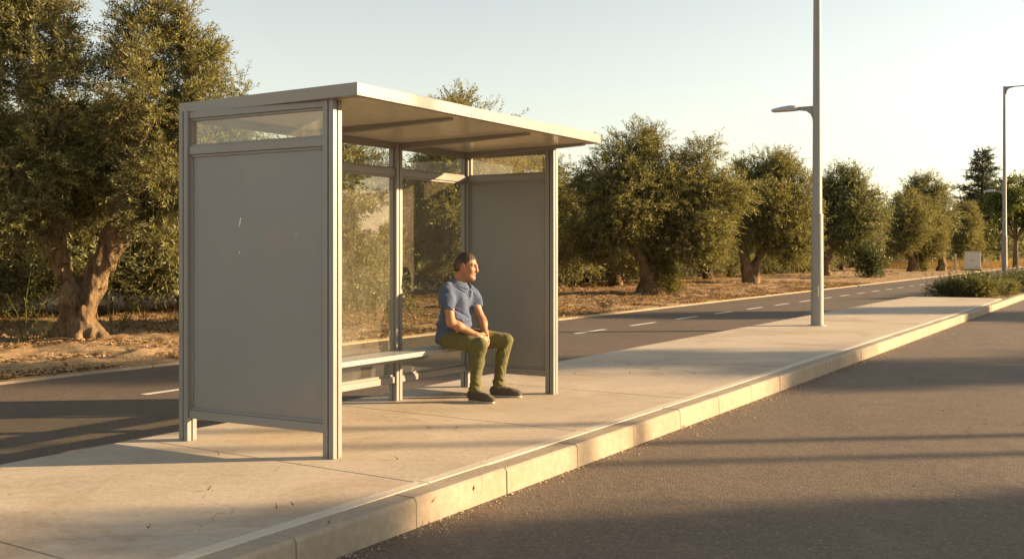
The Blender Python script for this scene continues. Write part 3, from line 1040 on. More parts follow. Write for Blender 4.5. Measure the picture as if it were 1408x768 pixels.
# ---- the near olive on the left
dA = 15.6
bA = P(108, 470, dA); bA[2] = float(ground_z(bA[0], bA[1]))
tA = empty('olive_tree', bA, 'largest olive tree with gnarled forked trunk, left of the bus shelter', 'tree', 'olive trees along the far road')
chA = [chain_px(r, dA, bA) for r in (
    [(108, 480, 0, .46), (106, 462, 0, .33), (106, 430, 0, .22), (102, 410, 0, .165), (94, 390, .05, .14), (84, 362, .05, .12), (70, 335, 0, .105), (48, 300, .1, .09), (20, 255, .2, .06), (0, 180, .2, .03)],
    [(98, 400, .1, .12), (90, 372, .25, .105), (75, 345, .3, .095), (58, 322, .4, .085), (25, 310, .6, .07), (-20, 285, .6, .04)],
    [(84, 360, .0, .12), (78, 330, -.05, .10), (70, 300, 0, .075), (75, 240, .1, .05), (85, 150, .1, .03)],
    [(112, 432, .05, .2), (123, 412, .05, .15), (136, 388, 0, .13), (152, 357, -.05, .115), (168, 327, 0, .10), (185, 298, .1, .09), (215, 250, .1, .06), (250, 180, 0, .03)],
    [(128, 395, .1, .14), (136, 365, .2, .12), (146, 335, .25, .10), (160, 305, .3, .085), (165, 240, .3, .06), (185, 130, .2, .03)],
    [(150, 345, 0, .1), (156, 318, -.15, .08), (170, 270, -.3, .055), (190, 220, -.4, .03)],
    [(102, 446, 0, .2), (82, 464, -.15, .17), (56, 474, -.25, .08)], [(112, 448, -.1, .18), (132, 464, -.2, .14), (166, 473, -.3, .06)],
    [(106, 455, -.1, .2), (106, 470, -.35, .12)], [(100, 452, .1, .18), (75, 466, .3, .1)], [(118, 448, 0, .15), (140, 464, .1, .08), (152, 468, .1, .05)],
    [(93, 450, -.15, .09), (97, 425, -.17, .07), (92, 400, -.1, .05)], [(121, 452, -.15, .08), (118, 430, -.2, .06), (125, 405, -.12, .05)])]
wood('trunk', chA, tA, (-2.6, -1.2, -.25), (2.4, 1.3, 4.2), .024, .03, .065)
LA = lobes_px([(30, 40, 72, 0), (-30, 110, 80, .3), (58, 115, 66, -.5), (45, 205, 74, -.3), (-30, 240, 80, .2), (66, 78, 30, .2), (20, 300, 48, -.6), (75, 270, 48, .5),
               (48, -10, 46, 0), (-40, 20, 70, .5), (-70, 180, 70, .2), (-30, 320, 50, .0), (12, 345, 26, -.4),
               (184, 72, 42, 0), (250, 72, 50, .2), (215, 125, 72, -.4), (268, 150, 56, .1), (170, 190, 52, .3), (240, 215, 66, -.3), (285, 215, 48, .3),
               (218, 285, 44, -.5), (243, 325, 20, -.6), (150, 255, 56, .6), (322, 165, 26, .3), (300, 255, 45, .4), (120, 255, 55, 1.0), (104, 170, 42, 1.1),
               (212, 22, 40, .1), (176, 22, 16, .1), (262, 30, 30, .2), (335, 130, 12, .3), (350, 165, 10, .3), (130, 210, 40, .4), (190, 300, 30, -.2)], dA, bA)
gA = np.random.default_rng(21)
foliage_obj('crown', crown(LA, 17000, gA, n=14, ll=.075, lw=.019, L=.32, clump=.22, per=24, inner=.28, zmin=1.35), [M['olive'], M['bark']], tA)

# ---- the olive beyond the shelter's right end
dB = 32.6
bB = P(888, 406, dB); bB[2] = float(ground_z(bB[0], bB[1]))
tB = empty('olive_tree', bB, 'broad olive tree right of the shelter with leafy shoots around its trunk', 'tree', 'olive trees along the far road')
chB = [chain_px(r, dB, bB) for r in (
    [(890, 411, 0, .44), (893, 398, 0, .32), (893, 380, 0, .30), (888, 366, 0, .22), (882, 355, 0, .17), (874, 345, 0, .14), (862, 325, .1, .11), (845, 290, .2, .08), (830, 250, .2, .04)],
    [(896, 385, .05, .26), (902, 365, .1, .19), (905, 345, .1, .15), (915, 315, .2, .12), (940, 270, .2, .08), (960, 225, .2, .04)],
    [(893, 372, .1, .16), (893, 350, .2, .14), (885, 320, .3, .11), (885, 260, .3, .07), (885, 210, .3, .03)],
    [(904, 350, 0, .13), (930, 325, -.2, .1), (960, 305, -.3, .07), (985, 290, -.3, .04)],
    [(888, 400, 0, .3), (878, 409, -.2, .15)], [(897, 402, 0, .28), (910, 410, -.2, .13)])]
wood('trunk', chB, tB, (-2.2, -1.2, -.25), (2.8, 1.5, 5.0), .045, .08, .05)
LB = lobes_px([(879, 205, 30, 0), (858, 200, 18, .2), (897, 195, 18, 0), (845, 235, 36, -.4), (815, 262, 32, .2), (806, 300, 28, .3), (868, 275, 58, -.5), (840, 320, 40, -.3), (905, 250, 42, -.3),
               (962, 215, 27, .1), (955, 250, 40, -.2), (990, 262, 34, .2), (1015, 268, 16, .2), (975, 300, 38, -.3), (968, 335, 28, -.4), (935, 300, 45, .5), (925, 340, 24, -.5), (905, 320, 34, .3), (985, 330, 18, 0), (800, 240, 12, .2), (800, 332, 26, .2), (828, 352, 24, 0), (850, 372, 16, .5), (975, 355, 18, -.3), (935, 362, 16, -.2)], dB, bB)
LB2 = lobes_px([(915, 378, 14, -.3), (922, 392, 9, -.4), (910, 350, 12, -.4), (917, 362, 10, -.4)], dB, bB)
gB = np.random.default_rng(31)
foliage_obj('crown', crown(LB, 13000, gB, n=11, ll=.105, lw=.028, L=.42, clump=.34, per=20, inner=.3, zmin=1.0), [M['olive'], M['bark']], tB)
foliage_obj('suckers', crown(LB2, 300, gB, n=12, ll=.1, lw=.028, L=.5, clump=.2, per=10, inner=.4, up=.9), [M['weed'], M['bark']], tB)

# ---- a third olive, denser and rounder
dC = 44.0
bC = P(1032, 391, dC); bC[2] = float(ground_z(bC[0], bC[1]))
tC = empty('olive_tree', bC, 'round olive tree with two leaning stems, just left of the near street lamp', 'tree', 'olive trees along the far road')
chC = [chain_px(r, dC, bC) for r in (
    [(1031, 394, 0, .42), (1030, 385, 0, .28), (1027, 370, 0, .26), (1023, 352, 0, .2), (1020, 335, .1, .15), (1015, 300, .1, .1), (1020, 260, .2, .05)],
    [(1034, 392, 0, .32), (1037, 382, 0, .22), (1040, 365, 0, .2), (1045, 350, .1, .16), (1060, 325, .2, .12), (1080, 290, .2, .08), (1090, 250, .2, .04)],
    [(1024, 350, .1, .13), (1040, 320, .2, .1), (1055, 270, .3, .06)])]
wood('trunk', chC, tC, (-1.6, -1.2, -.25), (2.6, 1.6, 4.8), .05, .08, .05)
LC = lobes_px([(1020, 245, 26, .1), (1042, 240, 24, 0), (1068, 238, 28, .1), (1092, 262, 30, .2), (1050, 280, 42, -.5), (1018, 285, 32, .2), (1085, 305, 34, -.2), (1105, 300, 20, .2), (1095, 335, 24, -.3), (1062, 322, 30, .3), (1020, 318, 24, -.2), (1110, 330, 12, 0), (1078, 228, 16, .2)], dC, bC)
gC = np.random.default_rng(41)
foliage_obj('crown', crown(LC, 9500, gC, n=10, ll=.12, lw=.034, L=.48, clump=.38, per=20, inner=.3, zmin=1.0), [M['olive'], M['bark']], tC)

# ---- a low skirted olive for the grove behind
tE = empty('olive_tree', at(15.4, -18.6), 'low spreading dark olive between the gnarled tree and the shelter back', 'tree', 'olive trees deeper in the grove')
wood('trunk', [([(0, 0, -.1), (.05, 0, .5), (.2, .1, 1.1), (.7, .2, 2.0), (1.1, .2, 2.8)], [.3, .2, .17, .11, .05]), ([(.05, 0, .6), (-.3, -.1, 1.3), (-.8, 0, 2.2), (-1, .2, 3)], [.18, .14, .1, .04])], tE, (-1.6, -.8, -.25), (1.8, .9, 3.3), .06, .06, .04)
LE = [(0, 0, 3.0, 1.5), (1.2, .3, 2.4, 1.2), (-1.2, -.2, 2.5, 1.25), (.2, 1.2, 2.3, 1.2), (0, -1.2, 2.2, 1.15), (.6, .2, 3.8, 1.0), (-.6, .1, 3.9, .9), (1.7, -.4, 1.5, .9), (-1.7, .4, 1.5, .9), (.4, -1.8, 1.4, .8), (-.3, 1.8, 1.3, .85), (1.1, 1.3, 1.1, .7), (-1.2, -1.3, 1.1, .7)]
gE = np.random.default_rng(45)
foliage_obj('crown', crown([(x, y, z, r, r, r * .9) for x, y, z, r in LE], 7000, gE, n=10, ll=.13, lw=.04, L=.5, clump=.4, per=18, inner=.35, zmin=.35), [M['olive2'], M['bark']], tE)

# ---- the small leaning olive behind the lamp post
dD = 57.0
bD = P(1136, 381, dD); bD[2] = float(ground_z(bD[0], bD[1]))
tD = empty('olive_tree', bD, 'small olive tree with one leaning trunk, just right of the near street lamp', 'tree', 'olive trees along the far road')
chD = [chain_px(r, dD, bD) for r in (
    [(1136, 383, 0, .36), (1134, 372, 0, .26), (1136, 355, 0, .26), (1145, 335, 0, .2), (1155, 310, .1, .15), (1165, 270, .2, .07)],
    [(1140, 345, 0, .17), (1135, 320, .2, .13), (1140, 280, .3, .06)])]
wood('trunk', chD, tD, (-1.2, -1.0, -.25), (2.2, 1.4, 4.4), .06, .09, .05)
LD = lobes_px([(1150, 255, 25, .1), (1168, 252, 22, 0), (1145, 285, 28, .3), (1185, 275, 26, -.2), (1205, 298, 20, .2), (1175, 300, 34, -.5), (1190, 325, 22, -.3), (1160, 330, 20, .2), (1130, 300, 20, 0), (1172, 345, 12, -.2)], dD, bD)
gD = np.random.default_rng(51)
foliage_obj('crown', crown(LD, 6500, gD, n=10, ll=.14, lw=.042, L=.55, clump=.42, per=18, inner=.3, zmin=1.0), [M['olive2'], M['bark']], tD)


FR = 'olive trees along the far road'
copy_tree(tB, at(20.0, -14.2), 1.65, .96, 'olive tree right behind the shelter with shoots rising above the roof', FR)
copy_tree(tC, at(4.0, -17.8), 1.0, .9, 'dark olive tree behind the big gnarled one, mostly hidden by it', FR)
copy_tree(tB, P(1254, 375, 71) * [1, 1, 0], .5, 1.05, 'wide olive tree with a straight dark trunk, left of the white cabinet', FR)
copy_tree(tD, P(1294, 373, 74) * [1, 1, 0], 3.0, 1.12, 'pale olive tree leaning over the white cabinet', FR)
copy_tree(tC, P(1330, 369, 86) * [1, 1, 0], 4.2, .95, 'olive tree behind the white cabinet beside the conifer', FR)
for s, n, rz in ((10.4, -20.5, 2.0), (13.5, -19.5, 3.3), (8.0, -22.0, 5.0), (25.0, -17.8, 1.0), (30.5, -18.6, 2.6), (36.5, -18.2, 4.0), (41.5, -19.2, 0.3), (47.5, -18.6, 5.1), (53, -19.4, 1.9), (60, -19.5, 3.6), (67, -20, .8)):
    copy_tree(tE, at(s, n), rz, 1.0, 'low spreading dark olive standing in shade close behind the roadside row', 'low olives close behind the roadside row')
copy_tree(tE, (-3.7, 18.5, -.1), 2.2, .74, 'small low olive added behind the shelter for its shade, dark through the panes', 'olive trees along the far road')  # extra olive, put in to shade the grove behind the gnarled trunk
# the grove behind: rows one cannot tell apart
GR = 'olive trees deeper in the grove'
GL = 'dark olive tree standing in the shaded grove behind the roadside row'
gg = random.Random(17)
protos = (tE, tE, tD, tE, tB)
for row, (n0, s0, s1, st) in enumerate(((-20.5, -1, 84, 5.0), (-27, -6, 98, 5.4), (-35, -8, 118, 6.0))):
    s = s0
    while s < s1:
        p = at(s + gg.uniform(-1.2, 1.2), n0 + gg.uniform(-1.6, 1.6))
        k = gg.choice(protos)
        if abs(s - 15.4) < 3 and row == 0: s += 4.5; continue
        if k is tB: sc = gg.uniform(.78, .95)
        else: sc = gg.uniform(.8, .98)
        copy_tree(k, p, gg.uniform(0, 6.28), sc, GL, GR)
        s += st * gg.uniform(.85, 1.2)

# olives across the near road, behind the camera's right hand: they throw the long shadows over the road
for (x, y, k, sc, rz) in NEAR_TREES:
    copy_tree((tB, tC, tD)[k], (x, y, -.06), rz, sc, 'olive tree across the near road throwing a long shadow', 'olive trees across the near road')
for (x, y, lab) in NEAR_LAMP: copy_tree(l1, (x, y, -.06), math.pi, 1.0, lab)
up_ = empty('utility_pole', (*NEAR_POLE, -.1), 'bare tarred wooden pole across the near road', 'pole')
mb = MB(); mb.tube([(0, 0, 0), (0, 0, 3), (0, 0, 6.2)], [.085, .08, .07], 16); mb.build('shaft', M['bark'], up_, smooth=True)
mb = MB(); mb.tube([(0, 0, 6.19), (0, 0, 6.26)], [.085, .03], 16); mb.build('cap', M['slot'], up_)

# ---- conifer far right
dK = 98.0
bK = P(1350, 366, dK); bK[2] = 0
tK = empty('conifer', bK, 'dark ragged conifer taller than the trees about it, by the far lamp', 'tree')
mb = MB(); mb.tube([(0, 0, -.2), (0, 0, 6), (0.1, 0, 11.6)], [.28, .17, .03], 10); mb.build('trunk', M['bark'], tK, smooth=True)
gK = np.random.default_rng(61)
Cs, Ds = [], []
mbk = MB()
for i in range(95):
    z = 1.4 + 9.9 * (i / 95) ** .95
    Lb = (3.3 * (1 - (z / 12.2)) + .35) * gK.uniform(.35, 1.4)
    az = i * 2.4 + gK.normal() * .3
    d = np.array([math.cos(az), math.sin(az), gK.uniform(-.05, .3)])
    a = np.array([0, 0, z]); e = a + d * Lb
    mbk.tube([a, a + d * Lb * .5 - [0, 0, .04 * Lb], e], [.05, .035, .012], 5)
    m = int(18 * Lb) + 5
    tt = gK.uniform(.15, 1.02, m)[:, None]
    Cs.append(a + d * Lb * tt + gK.normal(size=(m, 3)) * [.12, .12, .06])
    Ds.append(d * .8 + gK.normal(size=(m, 3)) * .5 + [0, 0, .15])
mbk.build('branches', M['bark'], tK)
Cs = np.concatenate(Cs); Ds = norm(np.concatenate(Ds))
foliage_obj('crown', sprigs(Cs, Ds, gK.uniform(.3, .75, len(Cs)), 16, .19, .05, gK, .1, (.4, .9)), [M['needle'], M['bark']], tK)

copy_tree(tK, (36, 16.3, -.06), 1.3, .98, 'tall conifer across the near road throwing a broad soft shadow')

# ---- broad-leaved trees at the right edge
def round_tree(name, base, label, h, r, mt, seed, nsp=1500, ll=.26, lw=.13, cat='tree', group=None):
    gq = np.random.default_rng(seed)
    t = empty(name, base, label, cat, group)
    mb = MB(); mb.tube([(0, 0, -.2), (.05, 0, h * .3), (.1, .1, h * .75)], [h * .03, h * .022, h * .008], 9)
    for k in range(5):
        a = k * 1.26 + gq.uniform(0, .5)
        mb.tube([(0.04, 0, h * .28), (math.cos(a) * r * .4, math.sin(a) * r * .4, h * .5), (math.cos(a) * r * .7, math.sin(a) * r * .7, h * .72)], [h * .013, h * .009, h * .003], 6)
    mb.build('trunk', M['bark'], t, smooth=True)
    lb = []
    for k in range(11):
        a = gq.uniform(0, 6.28); q = r * gq.uniform(.1, .66); rr = r * gq.uniform(.34, .5)
        lb.append([q * math.cos(a), q * math.sin(a), h * gq.uniform(.42, .84), rr, rr, rr * .85])
    foliage_obj('crown', crown(lb, nsp, gq, n=9, ll=ll, lw=lw, L=.7, clump=.5, per=16, inner=.3, spread=(.5, 1.3)), [mt, M['bark']], t)
    return t


bp = lambda px, py, d: P(px, py, d) * [1, 1, 0]
round_tree('broadleaf_tree', bp(1396, 366, 92), 'bright green leafy tree at the right edge behind the far lamp', 8.4, 3.4, M['broad'], 71)
round_tree('broadleaf_tree', bp(1372, 366, 112), 'dull green leafy tree between the conifer and the bright green one', 9.0, 4.0, M['olive2'], 72)
round_tree('broadleaf_tree', bp(1440, 366, 104), 'tall green tree cut by the right edge of the view', 9.6, 4.0, M['broad'], 73)
round_tree('broadleaf_tree', bp(1350, 366, 90), 'low yellow green young tree leaning out beside the white cabinet', 4.0, 1.9, M['broad'], 74, 700, .2, .09)
round_tree('broadleaf_tree', bp(1330, 366, 118), 'grey green tree far off behind the pale olive', 8.0, 4.2, M['olive2'], 75)

# ---- shrubs: one at the small olive's foot, the planted bed, undergrowth
def shrub(base, label, rx, rz, mt, seed, nsp, ll, lw, group=None, up=.8, L=.35, name='shrub'):
    gq = np.random.default_rng(seed)
    t = empty(name, base, label, 'shrub', group)
    lb = []
    for k in range(8):
        a = gq.uniform(0, 6.28); q = rx * gq.uniform(.0, .62); rr = rx * gq.uniform(.38, .55)
        lb.append([q * math.cos(a), q * math.sin(a), rz * gq.uniform(.25, .6), rr, rr, rz * .42])
    foliage_obj('foliage', crown(lb, nsp, gq, n=10, ll=ll, lw=lw, L=L, clump=rx * .3, per=12, inner=.35, up=up), [mt, M['bark']], t)
    mb = MB()
    for k in range(6):
        a = gq.uniform(0, 6.28)
        mb.tube([(0, 0, -.05), (rx * .25 * math.cos(a), rx * .25 * math.sin(a), rz * .35), (rx * .5 * math.cos(a), rx * .5 * math.sin(a), rz * .75)], [.02, .014, .005], 6)
    mb.build('stem', M['bark'], t)
    return t


shrub(bp(1197, 381, 53), 'feathery green bush between the small olive and the wide one', 1.35, 2.0, M['shrub'], 81, 900, .13, .035)
SG = 'low shrubs in the planting bed at the end of the pavement'
s1 = shrub(UN(33.3, -4.8, 0), 'low green shrub in the planting bed at the end of the pavement', .85, .62, M['shrub'], 82, 620, .06, .018, SG, .9, .24, 'low_shrub')
s2 = shrub(UN(33.4, -4.2, 0), 'low green shrub in the planting bed at the end of the pavement', .75, .55, M['weed'], 83, 520, .06, .018, SG, .9, .24, 'low_shrub')
gs = random.Random(4)
for i in range(40):
    s = 33.2 + 20 * (i / 40) ** 1.1
    n = -5.25 + 1.25 * ((i * .618) % 1.0) + gs.uniform(-.15, .15)
    copy_tree((s1, s1, s2)[i % 3], UN(s, n + max(0, s - 33.5) ** 2 * .0022, -.03), gs.uniform(0, 6.28), gs.uniform(.62, .95), None, SG)

# weeds by the big trunk: bare stalks with sparse leaves
def weed(px, py, d, label, stalks, seed):
    b = P(px, py, d); b[2] = float(ground_z(b[0], b[1])) - .03
    t = empty('weed_stalks', b, label, 'weed')
    gq = np.random.default_rng(seed)
    C, D, Ls = [], [], []
    mb = MB()
    for (dx, hgt, lean) in stalks:
        p0 = np.array([dx * .3, gq.normal() * .05, 0]); p2 = np.array([dx + lean, gq.normal() * .1, hgt]); p1 = (p0 + p2) / 2 + gq.normal(size=3) * .04
        mb.tube([p0, p1, p2], [.011, .008, .003], 6)
        for tt in np.arange(.25, 1.0, .09):
            q = (1 - tt) ** 2 * p0 + 2 * tt * (1 - tt) * p1 + tt * tt * p2
            C.append(q); D.append(unit(np.array([gq.normal(), gq.normal(), .6]))); Ls.append(gq.uniform(.06, .16))
    mb.build('stalk', M['weed'], t)
    foliage_obj('leaves', sprigs(np.array(C), np.array(D), np.array(Ls), 5, .05, .016, gq, .1), [M['weed'], M['weed']], t)


weed(38, 472, 15.2, 'thin tall green weed stalks left of the gnarled trunk', [(0, 1.15, .02), (-.25, .75, -.1), (.12, .6, .1), (-.35, .5, 0), (.2, .4, .15)], 91)
weed(158, 452, 16.6, 'thin spindly green weed stalks right of the gnarled trunk', [(0, 1.1, .0), (.1, .95, .3), (-.1, .8, -.1), (.3, .75, .25), (.25, .5, .1)], 92)
weed(928, 404, 32.0, 'pale dry stalks leaning out of the bush of shoots', [(0, 1.2, .5), (.1, .9, .7), (-.1, 1.0, .1)], 93)

# fallen branch before the trunk
mb = MB(); pts = [P(px, py, 15.0) for px, py in ((20, 487), (50, 482), (85, 480), (112, 478))]
for p in pts: p[2] = float(ground_z(p[0], p[1])) + .03
pb = pts[0].copy(); mb.tube([p - pb for p in pts], [.012, .02, .018, .008], 7)
o = mb.build('fallen_branch', M['bark'], smooth=True); o.location = pb
tag(o, 'thin fallen branch lying on the soil before the gnarled trunk', 'branch')

# dry grass: tufts over the soil and the yellow stand at the right
def tufts(n, smax, dmin, dmax, hgt, seed, s0=2):
    gq = np.random.default_rng(seed)
    s = gq.uniform(s0, smax, n); d = gq.uniform(dmin, dmax, n)
    x = s * U[0] + (N_FAR - d) * N[0]; y = s * U[1] + (N_FAR - d) * N[1]
    m = vnoise(x * .5, y * .5, x * 0 + 4) > -.05
    x, y = x[m], y[m]
    c = np.stack([x, y, ground_z(x, y) - .01], 1)
    who = np.repeat(np.arange(len(c)), 9)
    C = c[who] + gq.normal(size=(len(who), 3)) * [.07, .07, 0]
    D = norm(gq.normal(size=C.shape) * .45 + [0, 0, 1.0])
    L = hgt * gq.uniform(.4, 1.3, len(C))[:, None]
    sd = perp(D, gq.normal(size=C.shape)) * .005 * (1 + hgt)
    v = np.stack([C - sd, C + sd, C + D * L + sd * .2, C + D * L - sd * .2], 1).reshape(-1, 3)
    return v, np.arange(len(v)).reshape(-1, 4)


v1, q1 = tufts(2600, 50, .25, 12, .10, 5)
v2, q2 = tufts(900, 60, 2.5, 14, .28, 6)
o = link_mesh('dry_grass', np_mesh('dry_grass', np.concatenate([v1, v2]), np.concatenate([q1, q2 + len(v1)])), M['straw']); tag(o, kind='stuff')
v, q = tufts(7000, 150, .6, 12, .6, 7, 84)
o = link_mesh('tall_dry_grass', np_mesh('tall_dry_grass', v, q), M['straw']); tag(o, kind='stuff')

# far scrub closing the grove, one mass
gF = np.random.default_rng(77)
lb = []
for i in range(210):
    s = -30 + i * 1.0; n = -44 + gF.normal() * 1.8
    p = UN(s, n); lb.append([p[0], p[1], gF.uniform(.8, 2.6), 2.0, 2.0, gF.uniform(1.3, 2.4)])
o = foliage_obj('far_scrub', crown(lb, 22000, gF, n=8, ll=.3, lw=.1, L=.7, clump=.7, per=14, inner=.35, zmin=0), [M['olive2'], M['bark']], None); tag(o, kind='stuff')
lb = []
for i in range(110):
    s = 95 + i * 1.6; n = -14 - gF.random() * 26 + i * .12
    p = UN(s, n); lb.append([p[0], p[1], gF.uniform(1, 3.2), 2.6, 2.6, gF.uniform(1.8, 3.0)])
o = foliage_obj('far_wood', crown(lb, 9000, gF, n=8, ll=.4, lw=.16, L=.9, clump=.9, per=14, inner=.35, zmin=0), [M['olive2'], M['bark']], None); tag(o, kind='stuff')

# ---- cabinet and posts
dQ = 75.0
bQ = P(1337, 372, dQ); bQ[2] = -.03
cb = empty('utility_cabinet', bQ, 'white boxy utility cabinet standing at the roadside before the trees', 'cabinet', rz=-.38)
mb = MB(); mb.box((0, 0, .04), (.62, 0, 0), (0, .30, 0), (0, 0, .06)); mb.build('plinth', M['kerb'], cb, bevel=.01)
mb = MB(); mb.box((0, 0, .74), (.56, 0, 0), (0, .27, 0), (0, 0, .64)); mb.build('body', M['cab'], cb, bevel=.015)
mb = MB(); mb.box((0, 0, 1.405), (.60, 0, 0), (0, .31, 0), (0, 0, .025)); mb.build('lid', M['cab'], cb, bevel=.01)
for sx in (-.275, .275):
    mb = MB(); mb.box((sx, -.274, .74), (.262, 0, 0), (0, .008, 0), (0, 0, .60)); dr = mb.build('door', M['cab'], cb, bevel=.004)
    mb = MB(); mb.box((sx - .2 * (1 if sx > 0 else -1), -.287, .78), (.012, 0, 0), (0, .012, 0), (0, 0, .07)); mb.build('handle', M['slot'], dr)
for (px, py, d, hgt, w, lab) in ((1313.5, 372, 76, 1.25, .16, 'pale concrete post standing left of the white cabinet'), (1358, 371, 80, 1.0, .09, 'thin grey post right of the white cabinet'), (1400, 372, 78, 1.1, .06, 'thin post standing in the yellow grass')):
    mb = MB(); mb.box((0, 0, hgt / 2 - .05), (w / 2, 0, 0), (0, w / 2, 0), (0, 0, hgt / 2)); mb.prism([(-w / 2, -w / 2, hgt - .05), (w / 2, -w / 2, hgt - .05), (w / 2, w / 2, hgt - .05), (-w / 2, w / 2, hgt - .05)], [(-w / 4, -w / 4, hgt), (w / 4, -w / 4, hgt), (w / 4, w / 4, hgt), (-w / 4, w / 4, hgt)])
    o = mb.build('marker_post', M['strip'], bevel=.01); p = P(px, py, d); p[2] = -.04; o.location = p
    tag(o, lab, 'post')
#@@PERSON
# ================================================================== PERSON
R0 = np.array([-.57, 9.15, 0.0])
Q = lambda px, py, d: P(px, py, d) - R0
pr = empty('person', R0, 'seated man in blue polo shirt and olive trousers, hands clasped, looking along the road', 'person')
FW = unit([.92, -.39, 0]); LF = np.array([-FW[1], FW[0], 0]); UP = np.array([0, 0, 1.0])   # body axes
hf = unit([.955, -.28, -.20]); hl = unit(np.cross(UP, hf)); hu = np.cross(hf, hl)           # head axes
HC = Q(641.5, 364.8, 9.13)
Hd = lambda f, l, u: HC + hf * f + hl * l + hu * u
BA = [FW, LF, UP]; HA = [hf, hl, hu]

# joints
shR, shL = Q(614.5, 400, 9.01), Q(645, 399.5, 9.29)
elR, elL = Q(620, 443, 8.90), Q(662.5, 440, 9.22)
wrR, wrL = Q(655, 460.5, 8.97), Q(667, 457, 9.10)
hpR, hpL = Q(619, 465, 9.07), Q(633, 463, 9.24)
knR, knL = Q(659.5, 474.5, 8.93), Q(695, 468, 9.20)
anR, anL = Q(653, 536, 8.90), Q(686, 529, 9.20)
neck0 = Q(632, 386, 9.14); chest = Q(627, 408, 9.15); belly = Q(626, 441, 9.15); hip = Q(623, 462, 9.16)

fb = Field((-.28, -.48, -.02), (.72, .40, 1.36), .0045)
# skull, jaw and face
fb.ell(Hd(-.012, 0, .014), (.099, .077, .104), HA, .01)
fb.ell(Hd(.030, 0, -.045), (.066, .060, .082), HA, .03)
fb.cone(Hd(.0, .050, -.05), Hd(.066, .020, -.100), .026, .024, .03); fb.cone(Hd(.0, -.050, -.05), Hd(.066, -.020, -.100), .026, .024, .03)
fb.ell(Hd(.082, 0, -.104), (.023, .026, .020), HA, .02)
for sg in (1, -1):
    fb.ell(Hd(.058, .043 * sg, -.028), (.030, .024, .026), HA, .025)          # cheek
    fb.cone(Hd(.085, .010 * sg, .021), Hd(.071, .046 * sg, .022), .010, .008, .018)    # brow
    fb.ell(Hd(.094, .031 * sg, .002), (.015, .016, .010), HA, .012, 'sub')    # eye socket
    fb.ell(Hd(.070, .031 * sg, .001), (.0125, .0125, .0125), HA, .006)         # eyeball bulge
    fb.ell(Hd(-.010, .079 * sg, -.014), (.021, .012, .036), HA, .006)         # ear
    fb.ell(Hd(-.006, .087 * sg, -.010), (.010, .006, .020), HA, .006, 'sub')
    fb.cone(Hd(.100, .009 * sg, -.036), Hd(.092, .013 * sg, -.040), .009, .007, .008)  # nostril wing
fb.cone(Hd(.091, 0, .016), Hd(.110, 0, -.029), .0095, .0135, .016)              # nose
fb.cone(Hd(.088, -.017, -.063), Hd(.088, .017, -.063), .008, .008, .008)      # lips
fb.cone(Hd(.096, -.008, -.062), Hd(.096, .008, -.062), .006, .006, .008)
fb.cone(Hd(.087, -.014, -.075), Hd(.087, .014, -.075), .009, .009, .008)
fb.cone(Hd(.100, -.016, -.0685), Hd(.100, .016, -.0685), .0035, .0035, .004, 'sub')
# neck and trunk (under the clothes)
fb.cone(Hd(-.022, 0, -.06), neck0 - UP * .01, .056, .062, .03)
fb.ell(chest, (.112, .150, .14), BA, .05); fb.ell(belly, (.128, .142, .14), BA, .05); fb.ell(hip, (.13, .155, .10), BA, .05)
fb.cone(shR, shL, .055, .055, .05)
for s_, e_, w_, r in ((shR, elR, wrR, 1), (shL, elL, wrL, 1)):
    fb.chain([s_, s_ * .5 + e_ * .5, e_], [.048, .044, .038], .03)
    fb.chain([e_, e_ * .7 + w_ * .3, w_], [.037, .039, .027], .03)
# legs under the trousers
for h_, k_, a_ in ((hpR, knR, anR), (hpL, knL, anL)):
    fb.chain([h_, k_], [.070, .046], .03); fb.chain([k_, k_ * .65 + a_ * .35 - FW * .008, a_], [.044, .040, .034], .03)
    fb.cone(a_, a_ - UP * .05, .034, .034, .02)


def hand(wr, d, back, side, curl, fsp, thumb_in=.0):
    """d along the palm, back = back of the hand, side = towards the thumb"""
    d = unit(d); back = unit(back - d * (back @ d)); side = np.cross(d, back) * (1 if np.cross(d, back) @ side > 0 else -1)
    c = wr + d * .052
    fb.cone(wr, wr + d * .03, .026, .027, .02)
    fb.ell(c, (.050, .040, .0165), [d, side, back], .014)
    for i, (o, L) in enumerate(((.028, .070), (.0095, .078), (-.009, .073), (-.026, .058))):
        p = wr + d * (.090 - .004 * abs(i - 1)) + side * o
        a = 0.0; r = .0092 - .0006 * (i == 3)
        for j, fr in enumerate((.45, .32, .23)):
            a += curl[j]
            v = d * math.cos(a) - back * math.sin(a) + side * fsp * (1.5 - i) * .1
            q = p + unit(v) * L * fr
            fb.cone(p, q, r, r * .92, .003 if j else .006); p = q; r *= .92
    p = wr + d * .03 + side * .030
    for j, (L, r) in enumerate(((.038, .0125), (.030, .0105), (.024, .0095))):
        v = unit(d * .75 + side * (.75 - .45 * j - thumb_in) - back * (.25 + .15 * j))
        q = p + v * L; fb.cone(p, q, r, r * .9, .008); p = q


